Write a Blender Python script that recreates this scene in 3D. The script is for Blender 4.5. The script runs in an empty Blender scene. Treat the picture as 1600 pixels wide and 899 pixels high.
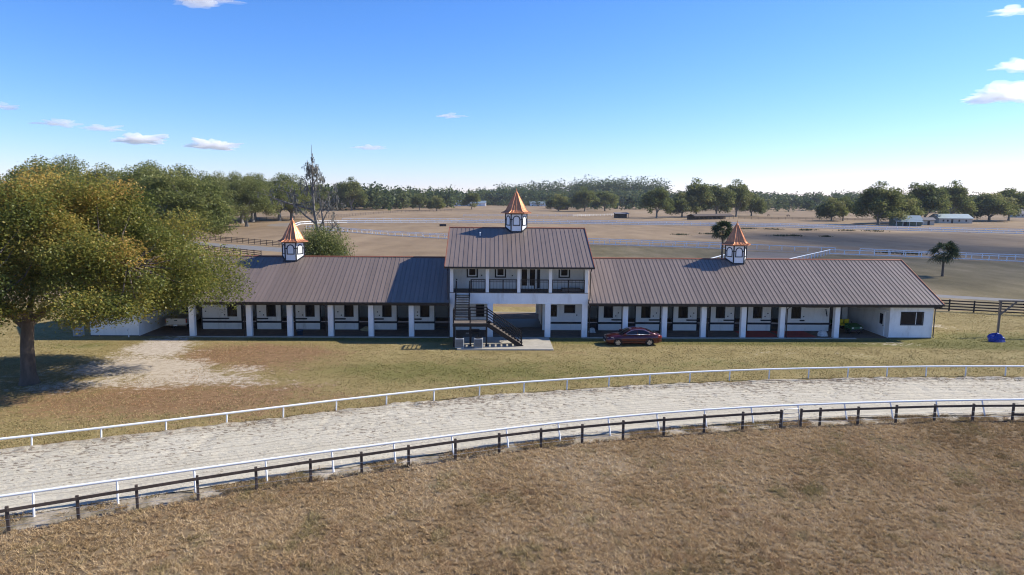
import bpy, math, random
import numpy as np
from mathutils import Vector, Matrix

# ------------------------------------------------------------------ camera, sky, sun, exposure
scn = bpy.context.scene
col = scn.collection
R = math.radians

cam_d = bpy.data.cameras.new('camera')
cam = bpy.data.objects.new('camera', cam_d)
col.objects.link(cam)
cam_d.sensor_width = 36.0
cam_d.lens = 24.0
cam_d.clip_start = 0.5
cam_d.clip_end = 30000
cam.location = (0, 0, 12.9)
cam.rotation_mode = 'XYZ'
_pitch = math.atan(143.5 / 1067)
cam.matrix_world = (Matrix.Translation((0, 0, 12.9)) @ Matrix.Rotation(math.pi / 2 - _pitch, 4, 'X')
                    @ Matrix.Rotation(0.009, 4, 'Z'))
scn.camera = cam

SUN = Vector((1.32, 0.36, 1.0)).normalized()          # direction towards the sun
sun_el = math.asin(SUN.z)
sun_az = math.atan2(SUN.x, SUN.y)                      # clockwise from +Y
world = bpy.data.worlds.new('World')
scn.world = world
world.use_nodes = True
wn = world.node_tree
wn.nodes.clear()
w_out = wn.nodes.new('ShaderNodeOutputWorld')
w_bg = wn.nodes.new('ShaderNodeBackground')
w_sky = wn.nodes.new('ShaderNodeTexSky')
w_sky.sky_type = 'NISHITA'
w_sky.sun_disc = False
w_sky.sun_elevation = sun_el
w_sky.sun_rotation = sun_az
w_sky.altitude = 0
w_sky.air_density = 1.0
w_sky.dust_density = 0.0
w_sky.ozone_density = 3.0
# colour response of the camera applied to the whole sky (per-channel contrast and gain)
w_sep = wn.nodes.new('ShaderNodeSeparateColor'); w_cmb = wn.nodes.new('ShaderNodeCombineColor')
wn.links.new(w_sky.outputs[0], w_sep.inputs[0])
for _i, (_g, _k) in enumerate(((1.43, .216), (1.14, .402), (1.0, .77))):
    _p = wn.nodes.new('ShaderNodeMath'); _p.operation = 'POWER'; _p.inputs[1].default_value = _g
    _m = wn.nodes.new('ShaderNodeMath'); _m.operation = 'MULTIPLY'; _m.inputs[1].default_value = _k
    wn.links.new(w_sep.outputs[_i], _p.inputs[0]); wn.links.new(_p.outputs[0], _m.inputs[0]); wn.links.new(_m.outputs[0], w_cmb.inputs[_i])
w_bg.inputs['Strength'].default_value = 0.135
wn.links.new(w_cmb.outputs[0], w_bg.inputs['Color'])
wn.links.new(w_bg.outputs[0], w_out.inputs['Surface'])

sun_d = bpy.data.lights.new('sun', 'SUN')
sun_d.energy = 3.7
sun_d.angle = R(0.53)
sun_d.color = (1.0, 0.945, 0.83)
sun = bpy.data.objects.new('sun', sun_d)
col.objects.link(sun)
sun.location = (60, 20, 60)
sun.rotation_euler = (-SUN).to_track_quat('-Z', 'Y').to_euler()

scn.view_settings.view_transform = 'Standard'
scn.view_settings.look = 'None'
scn.view_settings.exposure = 0.93
scn.view_settings.gamma = 1.0
scn.render.engine = 'CYCLES'
scn.cycles.max_bounces = 40
scn.cycles.diffuse_bounces = 3
scn.cycles.glossy_bounces = 3
scn.cycles.transparent_max_bounces = 8
scn.cycles.volume_bounces = 40
scn.cycles.use_denoising = True
scn.cycles.filter_width = 1.1

rng = np.random.default_rng(7)
random.seed(7)

# ------------------------------------------------------------------ helpers
class MB:
    """collects faces for one mesh"""
    def __init__(s):
        s.v = []; s.f = []
    def add(s, vs, fs):
        n = len(s.v)
        s.v += [tuple(p) for p in vs]
        s.f += [tuple(i + n for i in q) for q in fs]
        return s
    def box(s, x0, x1, y0, y1, z0, z1):
        return s.add([(x0, y0, z0), (x1, y0, z0), (x1, y1, z0), (x0, y1, z0),
                      (x0, y0, z1), (x1, y0, z1), (x1, y1, z1), (x0, y1, z1)],
                     [(0, 3, 2, 1), (4, 5, 6, 7), (0, 1, 5, 4), (1, 2, 6, 5), (2, 3, 7, 6), (3, 0, 4, 7)])
    def cbox(s, x0, x1, y0, y1, z0, z1, c=0.02):
        """box with chamfered vertical edges and top"""
        p = [(x0 + c, y0), (x1 - c, y0), (x1, y0 + c), (x1, y1 - c), (x1 - c, y1), (x0 + c, y1), (x0, y1 - c), (x0, y0 + c)]
        cx, cy = (x0 + x1) / 2, (y0 + y1) / 2
        q = [(cx + (x - cx) * (1 - c / max(.01, (x1 - x0))), cy + (y - cy) * (1 - c / max(.01, (y1 - y0)))) for x, y in p]
        vs = [(x, y, z0) for x, y in p] + [(x, y, z1 - c) for x, y in p] + [(x, y, z1) for x, y in q]
        fs = [tuple(range(7, -1, -1)), tuple(range(16, 24))]
        for k in range(2):
            for i in range(8):
                j = (i + 1) % 8
                fs.append((k * 8 + i, k * 8 + j, k * 8 + 8 + j, k * 8 + 8 + i))
        return s.add(vs, fs)
    def beam(s, p, q, w, h, up=(0, 0, 1)):
        p = Vector(p); q = Vector(q); d = (q - p).normalized()
        u = Vector(up)
        if abs(d.dot(u)) > .98: u = Vector((0, 1, 0))
        r = d.cross(u).normalized() * (w / 2); t = r.cross(d).normalized() * (h / 2)
        vs = [p - r - t, p + r - t, p + r + t, p - r + t, q - r - t, q + r - t, q + r + t, q - r + t]
        return s.add(vs, [(0, 1, 2, 3), (7, 6, 5, 4), (0, 4, 5, 1), (1, 5, 6, 2), (2, 6, 7, 3), (3, 7, 4, 0)])
    def tube(s, pts, rad, n=8, cap=True):
        pts = [Vector(p) for p in pts]
        if not hasattr(rad, '__len__'): rad = [rad] * len(pts)
        rings = []; ref = None
        for i, p in enumerate(pts):
            a = pts[max(i - 1, 0)]; b = pts[min(i + 1, len(pts) - 1)]
            d = (b - a)
            d = d.normalized() if d.length > 1e-9 else Vector((0, 0, 1))
            if ref is None or abs(ref.dot(d)) > .95:
                ref = Vector((0, 0, 1)) if abs(d.z) < .9 else Vector((1, 0, 0))
            u = d.cross(ref).normalized(); w = u.cross(d).normalized()
            rings.append([p + (u * math.cos(2 * math.pi * k / n) + w * math.sin(2 * math.pi * k / n)) * rad[i] for k in range(n)])
        vs = [v for r_ in rings for v in r_]; fs = []
        for i in range(len(pts) - 1):
            for k in range(n):
                j = (k + 1) % n
                fs.append((i * n + k, i * n + j, (i + 1) * n + j, (i + 1) * n + k))
        if cap:
            m_ = len(vs)
            vs += rings[0] + rings[-1]
            fs.append(tuple(m_ + k for k in range(n - 1, -1, -1)))
            fs.append(tuple(m_ + n + k for k in range(n)))
        return s.add(vs, fs)
    def prism(s, poly, y0, y1):
        """polygon in (x,z) extruded along y"""
        n = len(poly)
        vs = [(x, y0, z) for x, z in poly] + [(x, y1, z) for x, z in poly]
        fs = [tuple(range(n)), tuple(range(2 * n - 1, n - 1, -1))]
        for i in range(n):
            j = (i + 1) % n
            fs.append((i, n + i, n + j, j))
        return s.add(vs, fs)
    def prismx(s, poly, x0, x1):
        """polygon in (y,z) extruded along x"""
        n = len(poly)
        vs = [(x0, y, z) for y, z in poly] + [(x1, y, z) for y, z in poly]
        fs = [tuple(range(n - 1, -1, -1)), tuple(range(n, 2 * n))]
        for i in range(n):
            j = (i + 1) % n
            fs.append((i, j, n + j, n + i))
        return s.add(vs, fs)
    def lathe(s, prof, n=12, c=(0, 0, 0), a0=0.0):
        vs = []; fs = []
        for r_, z in prof:
            for k in range(n):
                t = a0 + 2 * math.pi * k / n
                vs.append((c[0] + r_ * math.cos(t), c[1] + r_ * math.sin(t), c[2] + z))
        for i in range(len(prof) - 1):
            for k in range(n):
                j = (k + 1) % n
                fs.append((i * n + k, i * n + j, (i + 1) * n + j, (i + 1) * n + k))
        fs.append(tuple(range(n - 1, -1, -1)))
        fs.append(tuple((len(prof) - 1) * n + k for k in range(n)))
        return s.add(vs, fs)
    def wall(s, a0, a1, z0, z1, y0, y1, holes=()):
        """wall along x with rectangular openings (x0,x1,z0,z1)"""
        xs = sorted({a0, a1, *[h[0] for h in holes], *[h[1] for h in holes]})
        for i in range(len(xs) - 1):
            m = (xs[i] + xs[i + 1]) / 2
            hs = sorted([h for h in holes if h[0] < m < h[1]], key=lambda h: h[2])
            z = z0
            for h in hs:
                if h[2] > z: s.box(xs[i], xs[i + 1], y0, y1, z, h[2])
                z = h[3]
            if z < z1: s.box(xs[i], xs[i + 1], y0, y1, z, z1)
        return s
    def mesh(s, name, smooth=False):
        m = bpy.data.meshes.new(name)
        m.from_pydata(s.v, [], s.f)
        m.update()
        if smooth:
            m.polygons.foreach_set('use_smooth', [True] * len(m.polygons))
        return m
    def obj(s, name, mat, parent=None, smooth=False, loc=None):
        o = bpy.data.objects.new(name, s.mesh(name, smooth))
        if mat: o.data.materials.append(mat)
        col.objects.link(o)
        if parent: o.parent = parent
        if loc: o.location = loc
        return o

def link(name, mesh, parent=None, loc=(0, 0, 0), rz=0.0, sc=None):
    o = bpy.data.objects.new(name, mesh)
    col.objects.link(o)
    o.parent = parent
    o.location = loc
    o.rotation_euler = (0, 0, rz)
    if sc: o.scale = sc if hasattr(sc, '__len__') else (sc, sc, sc)
    return o

def tag(o, label=None, cat=None, group=None, kind=None):
    if label: o['label'] = label
    if cat: o['category'] = cat
    if group: o['group'] = group
    if kind: o['kind'] = kind
    return o

def thing(name, label, cat, loc=(0, 0, 0), rz=0.0, group=None):
    o = bpy.data.objects.new(name, None)
    o.empty_display_size = 0.3
    col.objects.link(o)
    o.location = loc
    o.rotation_euler = (0, 0, rz)
    return tag(o, label, cat, group)

def copy_tree(o, parent=None):
    c = o.copy()
    col.objects.link(c)
    c.parent = parent
    for ch in list(o.children):
        copy_tree(ch, c)
    return c

def np_mesh(name, V, F, attrs=None, smooth=False):
    """fast mesh from numpy; F is (n,k)"""
    m = bpy.data.meshes.new(name)
    n, k = F.shape
    m.vertices.add(len(V))
    m.vertices.foreach_set('co', np.ascontiguousarray(V, dtype=np.float32).ravel())
    m.loops.add(n * k)
    m.loops.foreach_set('vertex_index', np.ascontiguousarray(F, dtype=np.int32).ravel())
    m.polygons.add(n)
    m.polygons.foreach_set('loop_start', np.arange(0, n * k, k, dtype=np.int32))
    try:
        m.polygons.foreach_set('loop_total', np.full(n, k, dtype=np.int32))
    except Exception:
        pass
    if smooth:
        m.polygons.foreach_set('use_smooth', np.ones(n, dtype=bool))
    for nm, arr, dom in (attrs or []):
        a = m.attributes.new(nm, 'FLOAT', dom)
        a.data.foreach_set('value', np.ascontiguousarray(arr, dtype=np.float32))
    m.update(calc_edges=True)
    return m

# ---- procedural materials
def nodes(name):
    m = bpy.data.materials.new(name)
    m.use_nodes = True
    nt = m.node_tree
    nt.nodes.clear()
    out = nt.nodes.new('ShaderNodeOutputMaterial')
    return m, nt, out

def N(nt, typ, **kw):
    n = nt.nodes.new(typ)
    for k, v in kw.items():
        if k.startswith('i_'):
            n.inputs[k[2:].replace('_', ' ')].default_value = v
        else:
            setattr(n, k, v)
    return n

def noise(nt, vec, scale, detail=4, rough=.55, dist=0.0):
    n = N(nt, 'ShaderNodeTexNoise')
    n.inputs['Scale'].default_value = scale
    n.inputs['Detail'].default_value = detail
    n.inputs['Roughness'].default_value = rough
    n.inputs['Distortion'].default_value = dist
    if vec.type == 'VALUE':
        n.noise_dimensions = '1D'
        nt.links.new(vec, n.inputs['W'])
    else:
        nt.links.new(vec, n.inputs['Vector'])
    return n.outputs['Fac']

def ramp(nt, fac, stops):
    r_ = N(nt, 'ShaderNodeValToRGB')
    e = r_.color_ramp.elements
    while len(e) < len(stops): e.new(0.5)
    for el, (p, c) in zip(e, stops):
        el.position = p
        el.color = (*c, 1) if len(c) == 3 else c
    nt.links.new(fac, r_.inputs['Fac'])
    return r_.outputs['Color']

def mix(nt, fac, a, b, mode='MIX'):
    n = N(nt, 'ShaderNodeMix', data_type='RGBA', blend_type=mode)
    for s_, val in ((n.inputs[0], fac), (n.inputs[6], a), (n.inputs[7], b)):
        if isinstance(val, (int, float)): s_.default_value = val
        elif isinstance(val, tuple): s_.default_value = (*val, 1)
        else: nt.links.new(val, s_)
    return n.outputs[2]

def math_(nt, op, a, b=None, c=None, clamp=False):
    n = N(nt, 'ShaderNodeMath', operation=op, use_clamp=clamp)
    for i, v in enumerate((a, b, c)):
        if v is None: continue
        if isinstance(v, (int, float)): n.inputs[i].default_value = v
        else: nt.links.new(v, n.inputs[i])
    return n.outputs[0]

def smooth(nt, v, lo, hi):
    n = N(nt, 'ShaderNodeMapRange', interpolation_type='SMOOTHSTEP')
    nt.links.new(v, n.inputs[0])
    n.inputs[1].default_value = lo; n.inputs[2].default_value = hi
    n.inputs[3].default_value = 0; n.inputs[4].default_value = 1
    return n.outputs[0]

def pos(nt, scale=None):
    g = N(nt, 'ShaderNodeNewGeometry').outputs['Position']
    if scale is None: return g
    m = N(nt, 'ShaderNodeMapping')
    nt.links.new(g, m.inputs['Vector'])
    m.inputs['Scale'].default_value = scale
    return m.outputs[0]

def bump(nt, h, strength, dist=0.05):
    b = N(nt, 'ShaderNodeBump')
    b.inputs['Strength'].default_value = strength
    b.inputs['Distance'].default_value = dist
    nt.links.new(h, b.inputs['Height'])
    return b.outputs[0]

def principled(nt, out, color, rough=.7, metallic=0.0, spec=.3, normal=None, coat=0.0):
    p = N(nt, 'ShaderNodeBsdfPrincipled')
    if isinstance(color, tuple): p.inputs['Base Color'].default_value = (*color, 1)
    else: nt.links.new(color, p.inputs['Base Color'])
    if isinstance(rough, (int, float)): p.inputs['Roughness'].default_value = rough
    else: nt.links.new(rough, p.inputs['Roughness'])
    p.inputs['Metallic'].default_value = metallic
    p.inputs['Specular IOR Level'].default_value = spec
    p.inputs['Coat Weight'].default_value = coat
    if normal is not None: nt.links.new(normal, p.inputs['Normal'])
    nt.links.new(p.outputs[0], out.inputs['Surface'])
    return p

def simple(name, c, rough=.6, var=.12, scale=2.5, metallic=0.0, spec=.3, bmp=0.0, bscale=12, per_obj=0.0, stretch=None, coat=0.0, dirt=None):
    m, nt, out = nodes(name)
    p_ = pos(nt, stretch)
    f = noise(nt, p_, scale, 5, .6)
    lo = tuple(max(0, x * (1 - var * 2)) for x in c); hi = tuple(min(1, x * (1 + var * 2)) for x in c)
    colr = ramp(nt, f, [(.25, lo), (.75, hi)])
    if dirt:
        f2 = noise(nt, pos(nt, (1, 1, .25)), 1.7, 6, .65)
        colr = mix(nt, math_(nt, 'MULTIPLY', smooth(nt, f2, .5, .78), dirt[1]), colr, dirt[0])
    if per_obj:
        oi = N(nt, 'ShaderNodeObjectInfo').outputs['Random']
        k = math_(nt, 'MULTIPLY_ADD', oi, per_obj * 2, 1 - per_obj)
        cmb = N(nt, 'ShaderNodeCombineColor')
        for i in range(3): nt.links.new(k, cmb.inputs[i])
        colr = mix(nt, 1.0, colr, cmb.outputs[0], 'MULTIPLY')
    nrm = None
    if bmp:
        nrm = bump(nt, noise(nt, p_, bscale, 4, .6), bmp, .03)
    principled(nt, out, colr, rough, metallic, spec, nrm, coat)
    return m

def glass_mat(name, c=(.010, .012, .018), rough=.12, spec=.22):
    m, nt, out = nodes(name)
    principled(nt, out, c, rough, 0, spec)
    return m

M = {}
M['white'] = simple('white_stucco', (.84, .84, .815), .75, .03, 1.4, bmp=.15, bscale=30, dirt=((.50, .47, .42), .45))
M['trim_white'] = simple('white_trim', (.85, .85, .83), .55, .03, 2)
M['navy'] = simple('black_navy_paint', (.016, .017, .024), .5, .15, 3)
M['dark_trim'] = simple('dark_bronze_trim', (.030, .022, .018), .45, .15, 3)
M['roof'] = simple('brown_metal_roof', (.202, .154, .124), .47, .04, .9, spec=.4, per_obj=.085, stretch=(2.5, .35, .35), dirt=((.115, .09, .078), .4))
M['copper'] = simple('copper', (.60, .255, .125), .5, .12, 2.5, metallic=.6, dirt=((.30, .125, .075), .45))
M['copper_trim'] = simple('copper_flashing', (.36, .135, .075), .5, .08, 2, metallic=.4)
M['glass'] = glass_mat('dark_glass')
M['steel'] = simple('dark_steel', (.028, .023, .022), .45, .15, 4, metallic=.3)
M['concrete'] = simple('concrete', (.40, .36, .29), .85, .08, 1.2, bmp=.2, bscale=25, dirt=((.22, .19, .15), .5))
M['dirt_floor'] = simple('dirt_floor', (.165, .120, .088), .95, .15, 1.5, bmp=.5, bscale=9)
M['rubber'] = simple('rubber_pavers', (.022, .022, .026), .6, .12, 2, bmp=.2, bscale=20)
M['red_floor'] = simple('red_rubber', (.42, .060, .045), .85, .12, 2.5)
M['wood_dark'] = simple('creosoted_timber', (.080, .058, .045), .8, .2, 5, bmp=.4, bscale=25, stretch=(1, 1, .3), per_obj=.12)
M['wood_black'] = simple('black_board', (.022, .019, .018), .7, .2, 4, bmp=.3, bscale=20, per_obj=.1)
M['wood_grey'] = simple('weathered_post', (.16, .13, .105), .85, .15, 6, bmp=.4, bscale=25, stretch=(1, 1, .2))
M['rail_white'] = simple('white_rail', (.87, .87, .85), .4, .03, 2, dirt=((.55, .52, .46), .35))
M['galv'] = simple('galvanised', (.42, .43, .44), .4, .06, 5, metallic=.8)
M['brown_far'] = simple('brown_fence', (.085, .062, .048), .8, .15, 3)
M['stall'] = simple('stall_wall', (.82, .81, .77), .75, .03, 1.2, dirt=((.42, .38, .32), .55))
M['ceiling'] = simple('timber_ceiling', (.20, .18, .16), .8, .08, 2)
M['tan_strap'] = simple('stall_guard', (.50, .40, .36), .7, .06, 3)
M['asphalt'] = simple('grey_gravel', (.19, .18, .17), .92, .08, .6, bmp=.3, bscale=8)

# ------------------------------------------------------------------ layout curves (metres; X right, Y away from the viewpoint)
def curve(pts):
    xs = np.array([p[0] for p in pts], float); ys = np.array([p[1] for p in pts], float)
    X = np.arange(xs[0], xs[-1] + .01, .25)
    Y = np.interp(X, xs, ys)
    k = np.hanning(41); k /= k.sum()
    Yp = np.concatenate([Y[0] + (np.arange(-20, 0) * (Y[1] - Y[0])), Y, Y[-1] + (np.arange(1, 21) * (Y[-1] - Y[-2]))])
    Ys = np.convolve(Yp, k, 'valid')
    return lambda x: np.interp(x, X, Ys)
TRK_OUT = curve([(-75, 10), (-40, 26), (-25.4, 32.5), (-20.2, 34.7), (-14.4, 37.3), (-7.8, 40.3), (.1, 42.9), (8.8, 45.1), (18.1, 46.8), (27.7, 47.8), (37.1, 48.3), (75, 48.7)])
TRK_IN = curve([(-75, 1), (-40, 16.7), (-20.2, 25.6), (-14, 28.5), (-9, 30.6), (-3.2, 33.0), (3.5, 35.4), (11, 37.4), (19, 38.9), (31.2, 40.1), (75, 41.3)])
RAIL_OUT = curve([(-75, 10.6), (-40, 26.3), (-23.6, 33.1), (-21, 34.3), (-15.8, 36.7), (-10.6, 39.3), (-2.4, 42.8), (6.2, 45.2), (12.2, 46.65), (18.2, 47.7), (24.2, 48.4), (30.7, 49.0), (37, 49.25), (75, 49.7)])
RAIL_IN = curve([(-75, .6), (-40, 16.3), (-18.4, 26.0), (-13.1, 28.35), (-7.9, 30.6), (-2.5, 32.8), (2.9, 34.9), (8.7, 36.65), (14.7, 38.0), (23.6, 39.2), (29.9, 39.75), (75, 41.0)])
FENCE = curve([(-75, -1.2), (-40, 14.6), (-19, 24.35), (-13.2, 27.5), (-9, 29.4), (-4.9, 31.1), (-.6, 33.0), (3.75, 34.5), (8.3, 35.7), (12.9, 36.75), (17.6, 37.55), (22.3, 38.25), (27.1, 38.75), (75, 40.0)])

def vnoise(x, y, s, seed=0):
    """smooth value noise, numpy"""
    r_ = np.random.default_rng(seed).random((64, 64))
    x = np.asarray(x) / s + 100.0; y = np.asarray(y) / s + 100.0
    xi = np.floor(x).astype(int); yi = np.floor(y).astype(int)
    fx = x - xi; fy = y - yi
    fx = fx * fx * (3 - 2 * fx); fy = fy * fy * (3 - 2 * fy)
    g = lambda i, j: r_[i % 64, j % 64]
    return (g(xi, yi) * (1 - fx) + g(xi + 1, yi) * fx) * (1 - fy) + (g(xi, yi + 1) * (1 - fx) + g(xi + 1, yi + 1) * fx) * fy

def fbm(x, y, s, seed=0, o=3):
    t = 0; a = .5
    for k in range(o):
        t = t + a * vnoise(x, y, s / 2 ** k, seed + k); a *= .5
    return t / (1 - .5 ** o)

# ------------------------------------------------------------------ ground sheets
def field_mat(name, stops, big=.012, mid=.12, fine=2.2, stretch=(1, .45, 1), sand=None, bmp=.4):
    m, nt, out = nodes(name)
    p_ = pos(nt, stretch)
    g = pos(nt)
    a = noise(nt, p_, big, 5, .6)
    b = noise(nt, p_, mid, 5, .62)
    c = noise(nt, g, fine, 5, .7)
    f = math_(nt, 'ADD', math_(nt, 'MULTIPLY', a, .45), math_(nt, 'ADD', math_(nt, 'MULTIPLY', b, .35), math_(nt, 'MULTIPLY', c, .20)))
    colr = ramp(nt, f, stops)
    if sand:
        s_ = noise(nt, pos(nt, (.35, 1, 1)), sand[1], 6, .7)
        colr = mix(nt, smooth(nt, s_, sand[2], sand[2] + .06), colr, sand[0])
    principled(nt, out, colr, .95, 0, .1, bump(nt, c, bmp, .08))
    return m

M['field'] = field_mat('dry_field', [(.34, (.150, .105, .062)), (.46, (.235, .165, .098)), (.55, (.30, .215, .130)), (.66, (.35, .265, .165))], sand=((.46, .39, .30), .07, .66))
M['paddock'] = field_mat('dormant_pasture', [(.34, (.13, .088, .048)), (.46, (.19, .132, .072)), (.56, (.235, .168, .095)), (.68, (.29, .21, .125))], .05, .45, 5.0, (1, 1, 1))  # soil and thatch tone, darkened to paint the shade between tufts

g = MB()
xs = [-1800, -400, -200, -100, 0, 100, 200, 400, 1800]; ys = [-80, 40, 120, 220, 400, 800, 1600, 3200]
vs = [(x, y, 0) for y in ys for x in xs]; nx = len(xs)
g.add(vs, [(j * nx + i, j * nx + i + 1, (j + 1) * nx + i + 1, (j + 1) * nx + i) for j in range(len(ys) - 1) for i in range(nx - 1)])
tag(g.obj('ground', M['field']), kind='structure')

def strip(name, mat, x0, x1, dx, lo, hi, rows, z=.004, attrs=None, zf=None, jag=0.0):
    X = np.arange(x0, x1 + .001, dx)
    L = lo(X) if callable(lo) else np.full(len(X), lo)
    U = hi(X) if callable(hi) else np.full(len(X), hi)
    if jag:
        L = L + jag * (fbm(X, X * 0, 1.1, 3) - .5) * 2
        U = U + jag * (fbm(X, X * 0 + 50, 1.1, 5) - .5) * 2
    t = np.linspace(0, 1, rows)
    XX = np.repeat(X[None, :], rows, 0); YY = L[None, :] * (1 - t[:, None]) + U[None, :] * t[:, None]
    TT = np.repeat(t[:, None], len(X), 1)
    ZZ = np.full(XX.shape, z) if zf is None else z + zf(XX, YY, TT)
    V = np.stack([XX, YY, ZZ], -1).reshape(-1, 3)
    n = len(X)
    i, j = np.meshgrid(np.arange(n - 1), np.arange(rows - 1))
    q = (j * n + i).ravel()
    F = np.stack([q, q + 1, q + n + 1, q + n], 1)
    at = [(k, fn(XX, YY, TT).ravel(), 'POINT') for k, fn in (attrs or {}).items()]
    m = np_mesh(name, V, F, at, True)
    m.materials.append(mat)
    o = bpy.data.objects.new(name, m)
    col.objects.link(o)
    return o

# lawn around the stable: patches of green, leaf litter and bare sand have shapes of their own
def lawn_sand(x, y):
    d = np.exp(-(((x + 28.5 + .25 * (y - 52)) / 3.6) ** 2 + ((y - 56) / 5.0) ** 2))
    d = d + .85 * np.exp(-(((x + 27) / 8) ** 2 + ((y - 49.5) / 2.6) ** 2))
    d = d + .55 * np.exp(-(((x + 20) / 9) ** 2 + ((y - 46) / 2.4) ** 2)) + .45 * np.exp(-(((x + 32) / 9) ** 2 + ((y - 44) / 3) ** 2))
    d = d + .55 * np.exp(-(((x - 34) / 4) ** 2 + ((y - 60) / 1.6) ** 2)) + .5 * np.exp(-(((x - 42) / 5) ** 2 + ((y - 69) / 3) ** 2))
    d = d + .35 * np.exp(-(((x - 22) / 9) ** 2 + ((y - 56) / 2.) ** 2))
    return d
def lawn_litter(x, y):
    return np.exp(-(((x + 21) / 9) ** 2 + ((y - 54) / 5) ** 2)) + .9 * np.exp(-(((x + 22) / 14) ** 2 + ((y - 42) / 6) ** 2)) + .4 * np.exp(-(((x - 4) / 6) ** 2 + ((y - 55.5) / 1.2) ** 2))
def lawn_green(x, y):
    return .75 * np.exp(-(((x + 4) / 16) ** 2 + ((y - 49) / 4.5) ** 2)) + .9 * np.exp(-((y - 60.2) / 1.5) ** 2) * (x > -24) + .8 * np.exp(-(((x - 46) / 12) ** 2 + ((y - 62) / 5) ** 2)) + .5 * np.exp(-(((x + 36) / 7) ** 2 + ((y - 57) / 2.5) ** 2)) + .45 * np.exp(-(((x - 26) / 16) ** 2 + ((y - 52) / 3) ** 2))

m, nt, out = nodes('lawn')
M['lawn'] = m
at = lambda nm: N(nt, 'ShaderNodeAttribute', attribute_name=nm).outputs['Fac']
pp = pos(nt)
n1 = noise(nt, pp, .35, 6, .65); n2 = noise(nt, pp, 2.2, 6, .7); n3 = noise(nt, pp, 7, 4, .7)
nm = math_(nt, 'ADD', math_(nt, 'MULTIPLY', n1, .5), math_(nt, 'MULTIPLY', n2, .5))
base = ramp(nt, nm, [(.32, (.165, .125, .050)), (.48, (.255, .195, .080)), (.62, (.34, .27, .125))])
gr = ramp(nt, n2, [(.3, (.105, .100, .028)), (.7, (.215, .185, .065))])
li = ramp(nt, n2, [(.3, (.150, .085, .042)), (.7, (.31, .19, .10))])
sd = ramp(nt, n2, [(.3, (.34, .275, .205)), (.7, (.55, .47, .37))])
off = math_(nt, 'MULTIPLY', math_(nt, 'SUBTRACT', nm, .5), 2.6)
msk = lambda a_, lo, hi: smooth(nt, math_(nt, 'ADD', at(a_), off), lo, hi)
c_ = mix(nt, msk('green', .30, .75), base, gr)
c_ = mix(nt, msk('litter', .35, .8), c_, li)
c_ = mix(nt, msk('sand', .38, .75), c_, sd)
principled(nt, out, c_, .95, 0, .1, bump(nt, n3, .5, .06))
A_L = {'sand': lambda x, y, t: lawn_sand(x, y), 'litter': lambda x, y, t: lawn_litter(x, y), 'green': lambda x, y, t: lawn_green(x, y)}
tag(strip('lawn', M['lawn'], -78, 64, .75, TRK_OUT, 79.0, 70, .004, A_L), kind='structure')
def pad_z(x, y):
    """clumpy relief of the pasture turf"""
    return .07 * np.clip(fbm(x, y, .55, 141, 2) - .3, 0, .5) + .05 * fbm(x, y, 2.0, 147, 2)
tag(strip('paddock', M['paddock'], -52, 54, .17, lambda x: np.minimum(15.0, FENCE(x) - 3), lambda x: FENCE(x) + .1, 150, .004, None, lambda x, y, t: pad_z(x, y) * np.clip((1 - t) / .02, 0, 1)), kind='structure')

# verge between fence and track
m, nt, out = nodes('verge')
M['verge'] = m
pp = pos(nt)
n1 = noise(nt, pp, .9, 6, .7); n2 = noise(nt, pp, 4, 5, .7)
c_ = ramp(nt, n1, [(.35, (.16, .125, .075)), (.5, (.30, .245, .17)), (.65, (.46, .39, .30))])
c_ = mix(nt, smooth(nt, n2, .55, .7), c_, (.13, .12, .055))
principled(nt, out, c_, .95, 0, .1, bump(nt, n2, .7, .08))
tag(strip('verge', M['verge'], -60, 62, .5, lambda x: FENCE(x) + .1, lambda x: TRK_IN(x) + .3, 6, .004, None,
      lambda x, y, t: .05 * fbm(x, y, .9, 9) * np.sin(np.pi * np.clip(t, 0, 1))), kind='structure')

# the sand track with harrow lines, hoof marks and pushed-up edges
def trk_z(x, y, t):
    e = np.exp(-((t - .985) / .022) ** 2) * (.05 + .22 * fbm(x, y, .8, 21)) + np.exp(-((t - .02) / .02) ** 2) * (.02 + .10 * fbm(x, y, .7, 23))
    hoof = np.clip(fbm(x, y, .55, 31) - .52, 0, 1) * .16
    tap = np.clip(np.minimum(t, 1 - t) / .012, 0, 1)
    return e + .065 * tap - np.minimum(hoof, .045) * np.clip((t - .25) * 3, .3, 1) * tap + .010 * np.sin(t * 190 + 3 * fbm(x, y, 6, 35)) + .02 * fbm(x, y, 3, 37)
m, nt, out = nodes('track_sand')
M['sand'] = m
tt = N(nt, 'ShaderNodeAttribute', attribute_name='across').outputs['Fac']
pp = pos(nt)
n1 = noise(nt, pp, .25, 5, .6); n2 = noise(nt, pp, 3.2, 6, .72); n3 = noise(nt, pos(nt, (.25, .6, 1)), 4, 5, .7)
c_ = ramp(nt, math_(nt, 'ADD', math_(nt, 'MULTIPLY', n1, .5), math_(nt, 'MULTIPLY', n3, .5)), [(.35, (.53, .47, .35)), (.65, (.63, .565, .435))])
edge = math_(nt, 'ADD', math_(nt, 'MULTIPLY', math_(nt, 'SUBTRACT', tt, .5), 1.75), math_(nt, 'MULTIPLY', math_(nt, 'SUBTRACT', n2, .5), .9))
c_ = mix(nt, math_(nt, 'MULTIPLY', smooth(nt, edge, .66, .98), .72), c_, (.23, .175, .12))
spk = noise(nt, pos(nt, (1.0, 2.0, 1)), 3.0, 2.5, .62)
dens = noise(nt, pp, .16, 3, .5)
sp2 = math_(nt, 'ADD', spk, math_(nt, 'ADD', math_(nt, 'MULTIPLY', math_(nt, 'SUBTRACT', dens, .5), .45), math_(nt, 'MULTIPLY', math_(nt, 'SUBTRACT', tt, .5), .10)))
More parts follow.
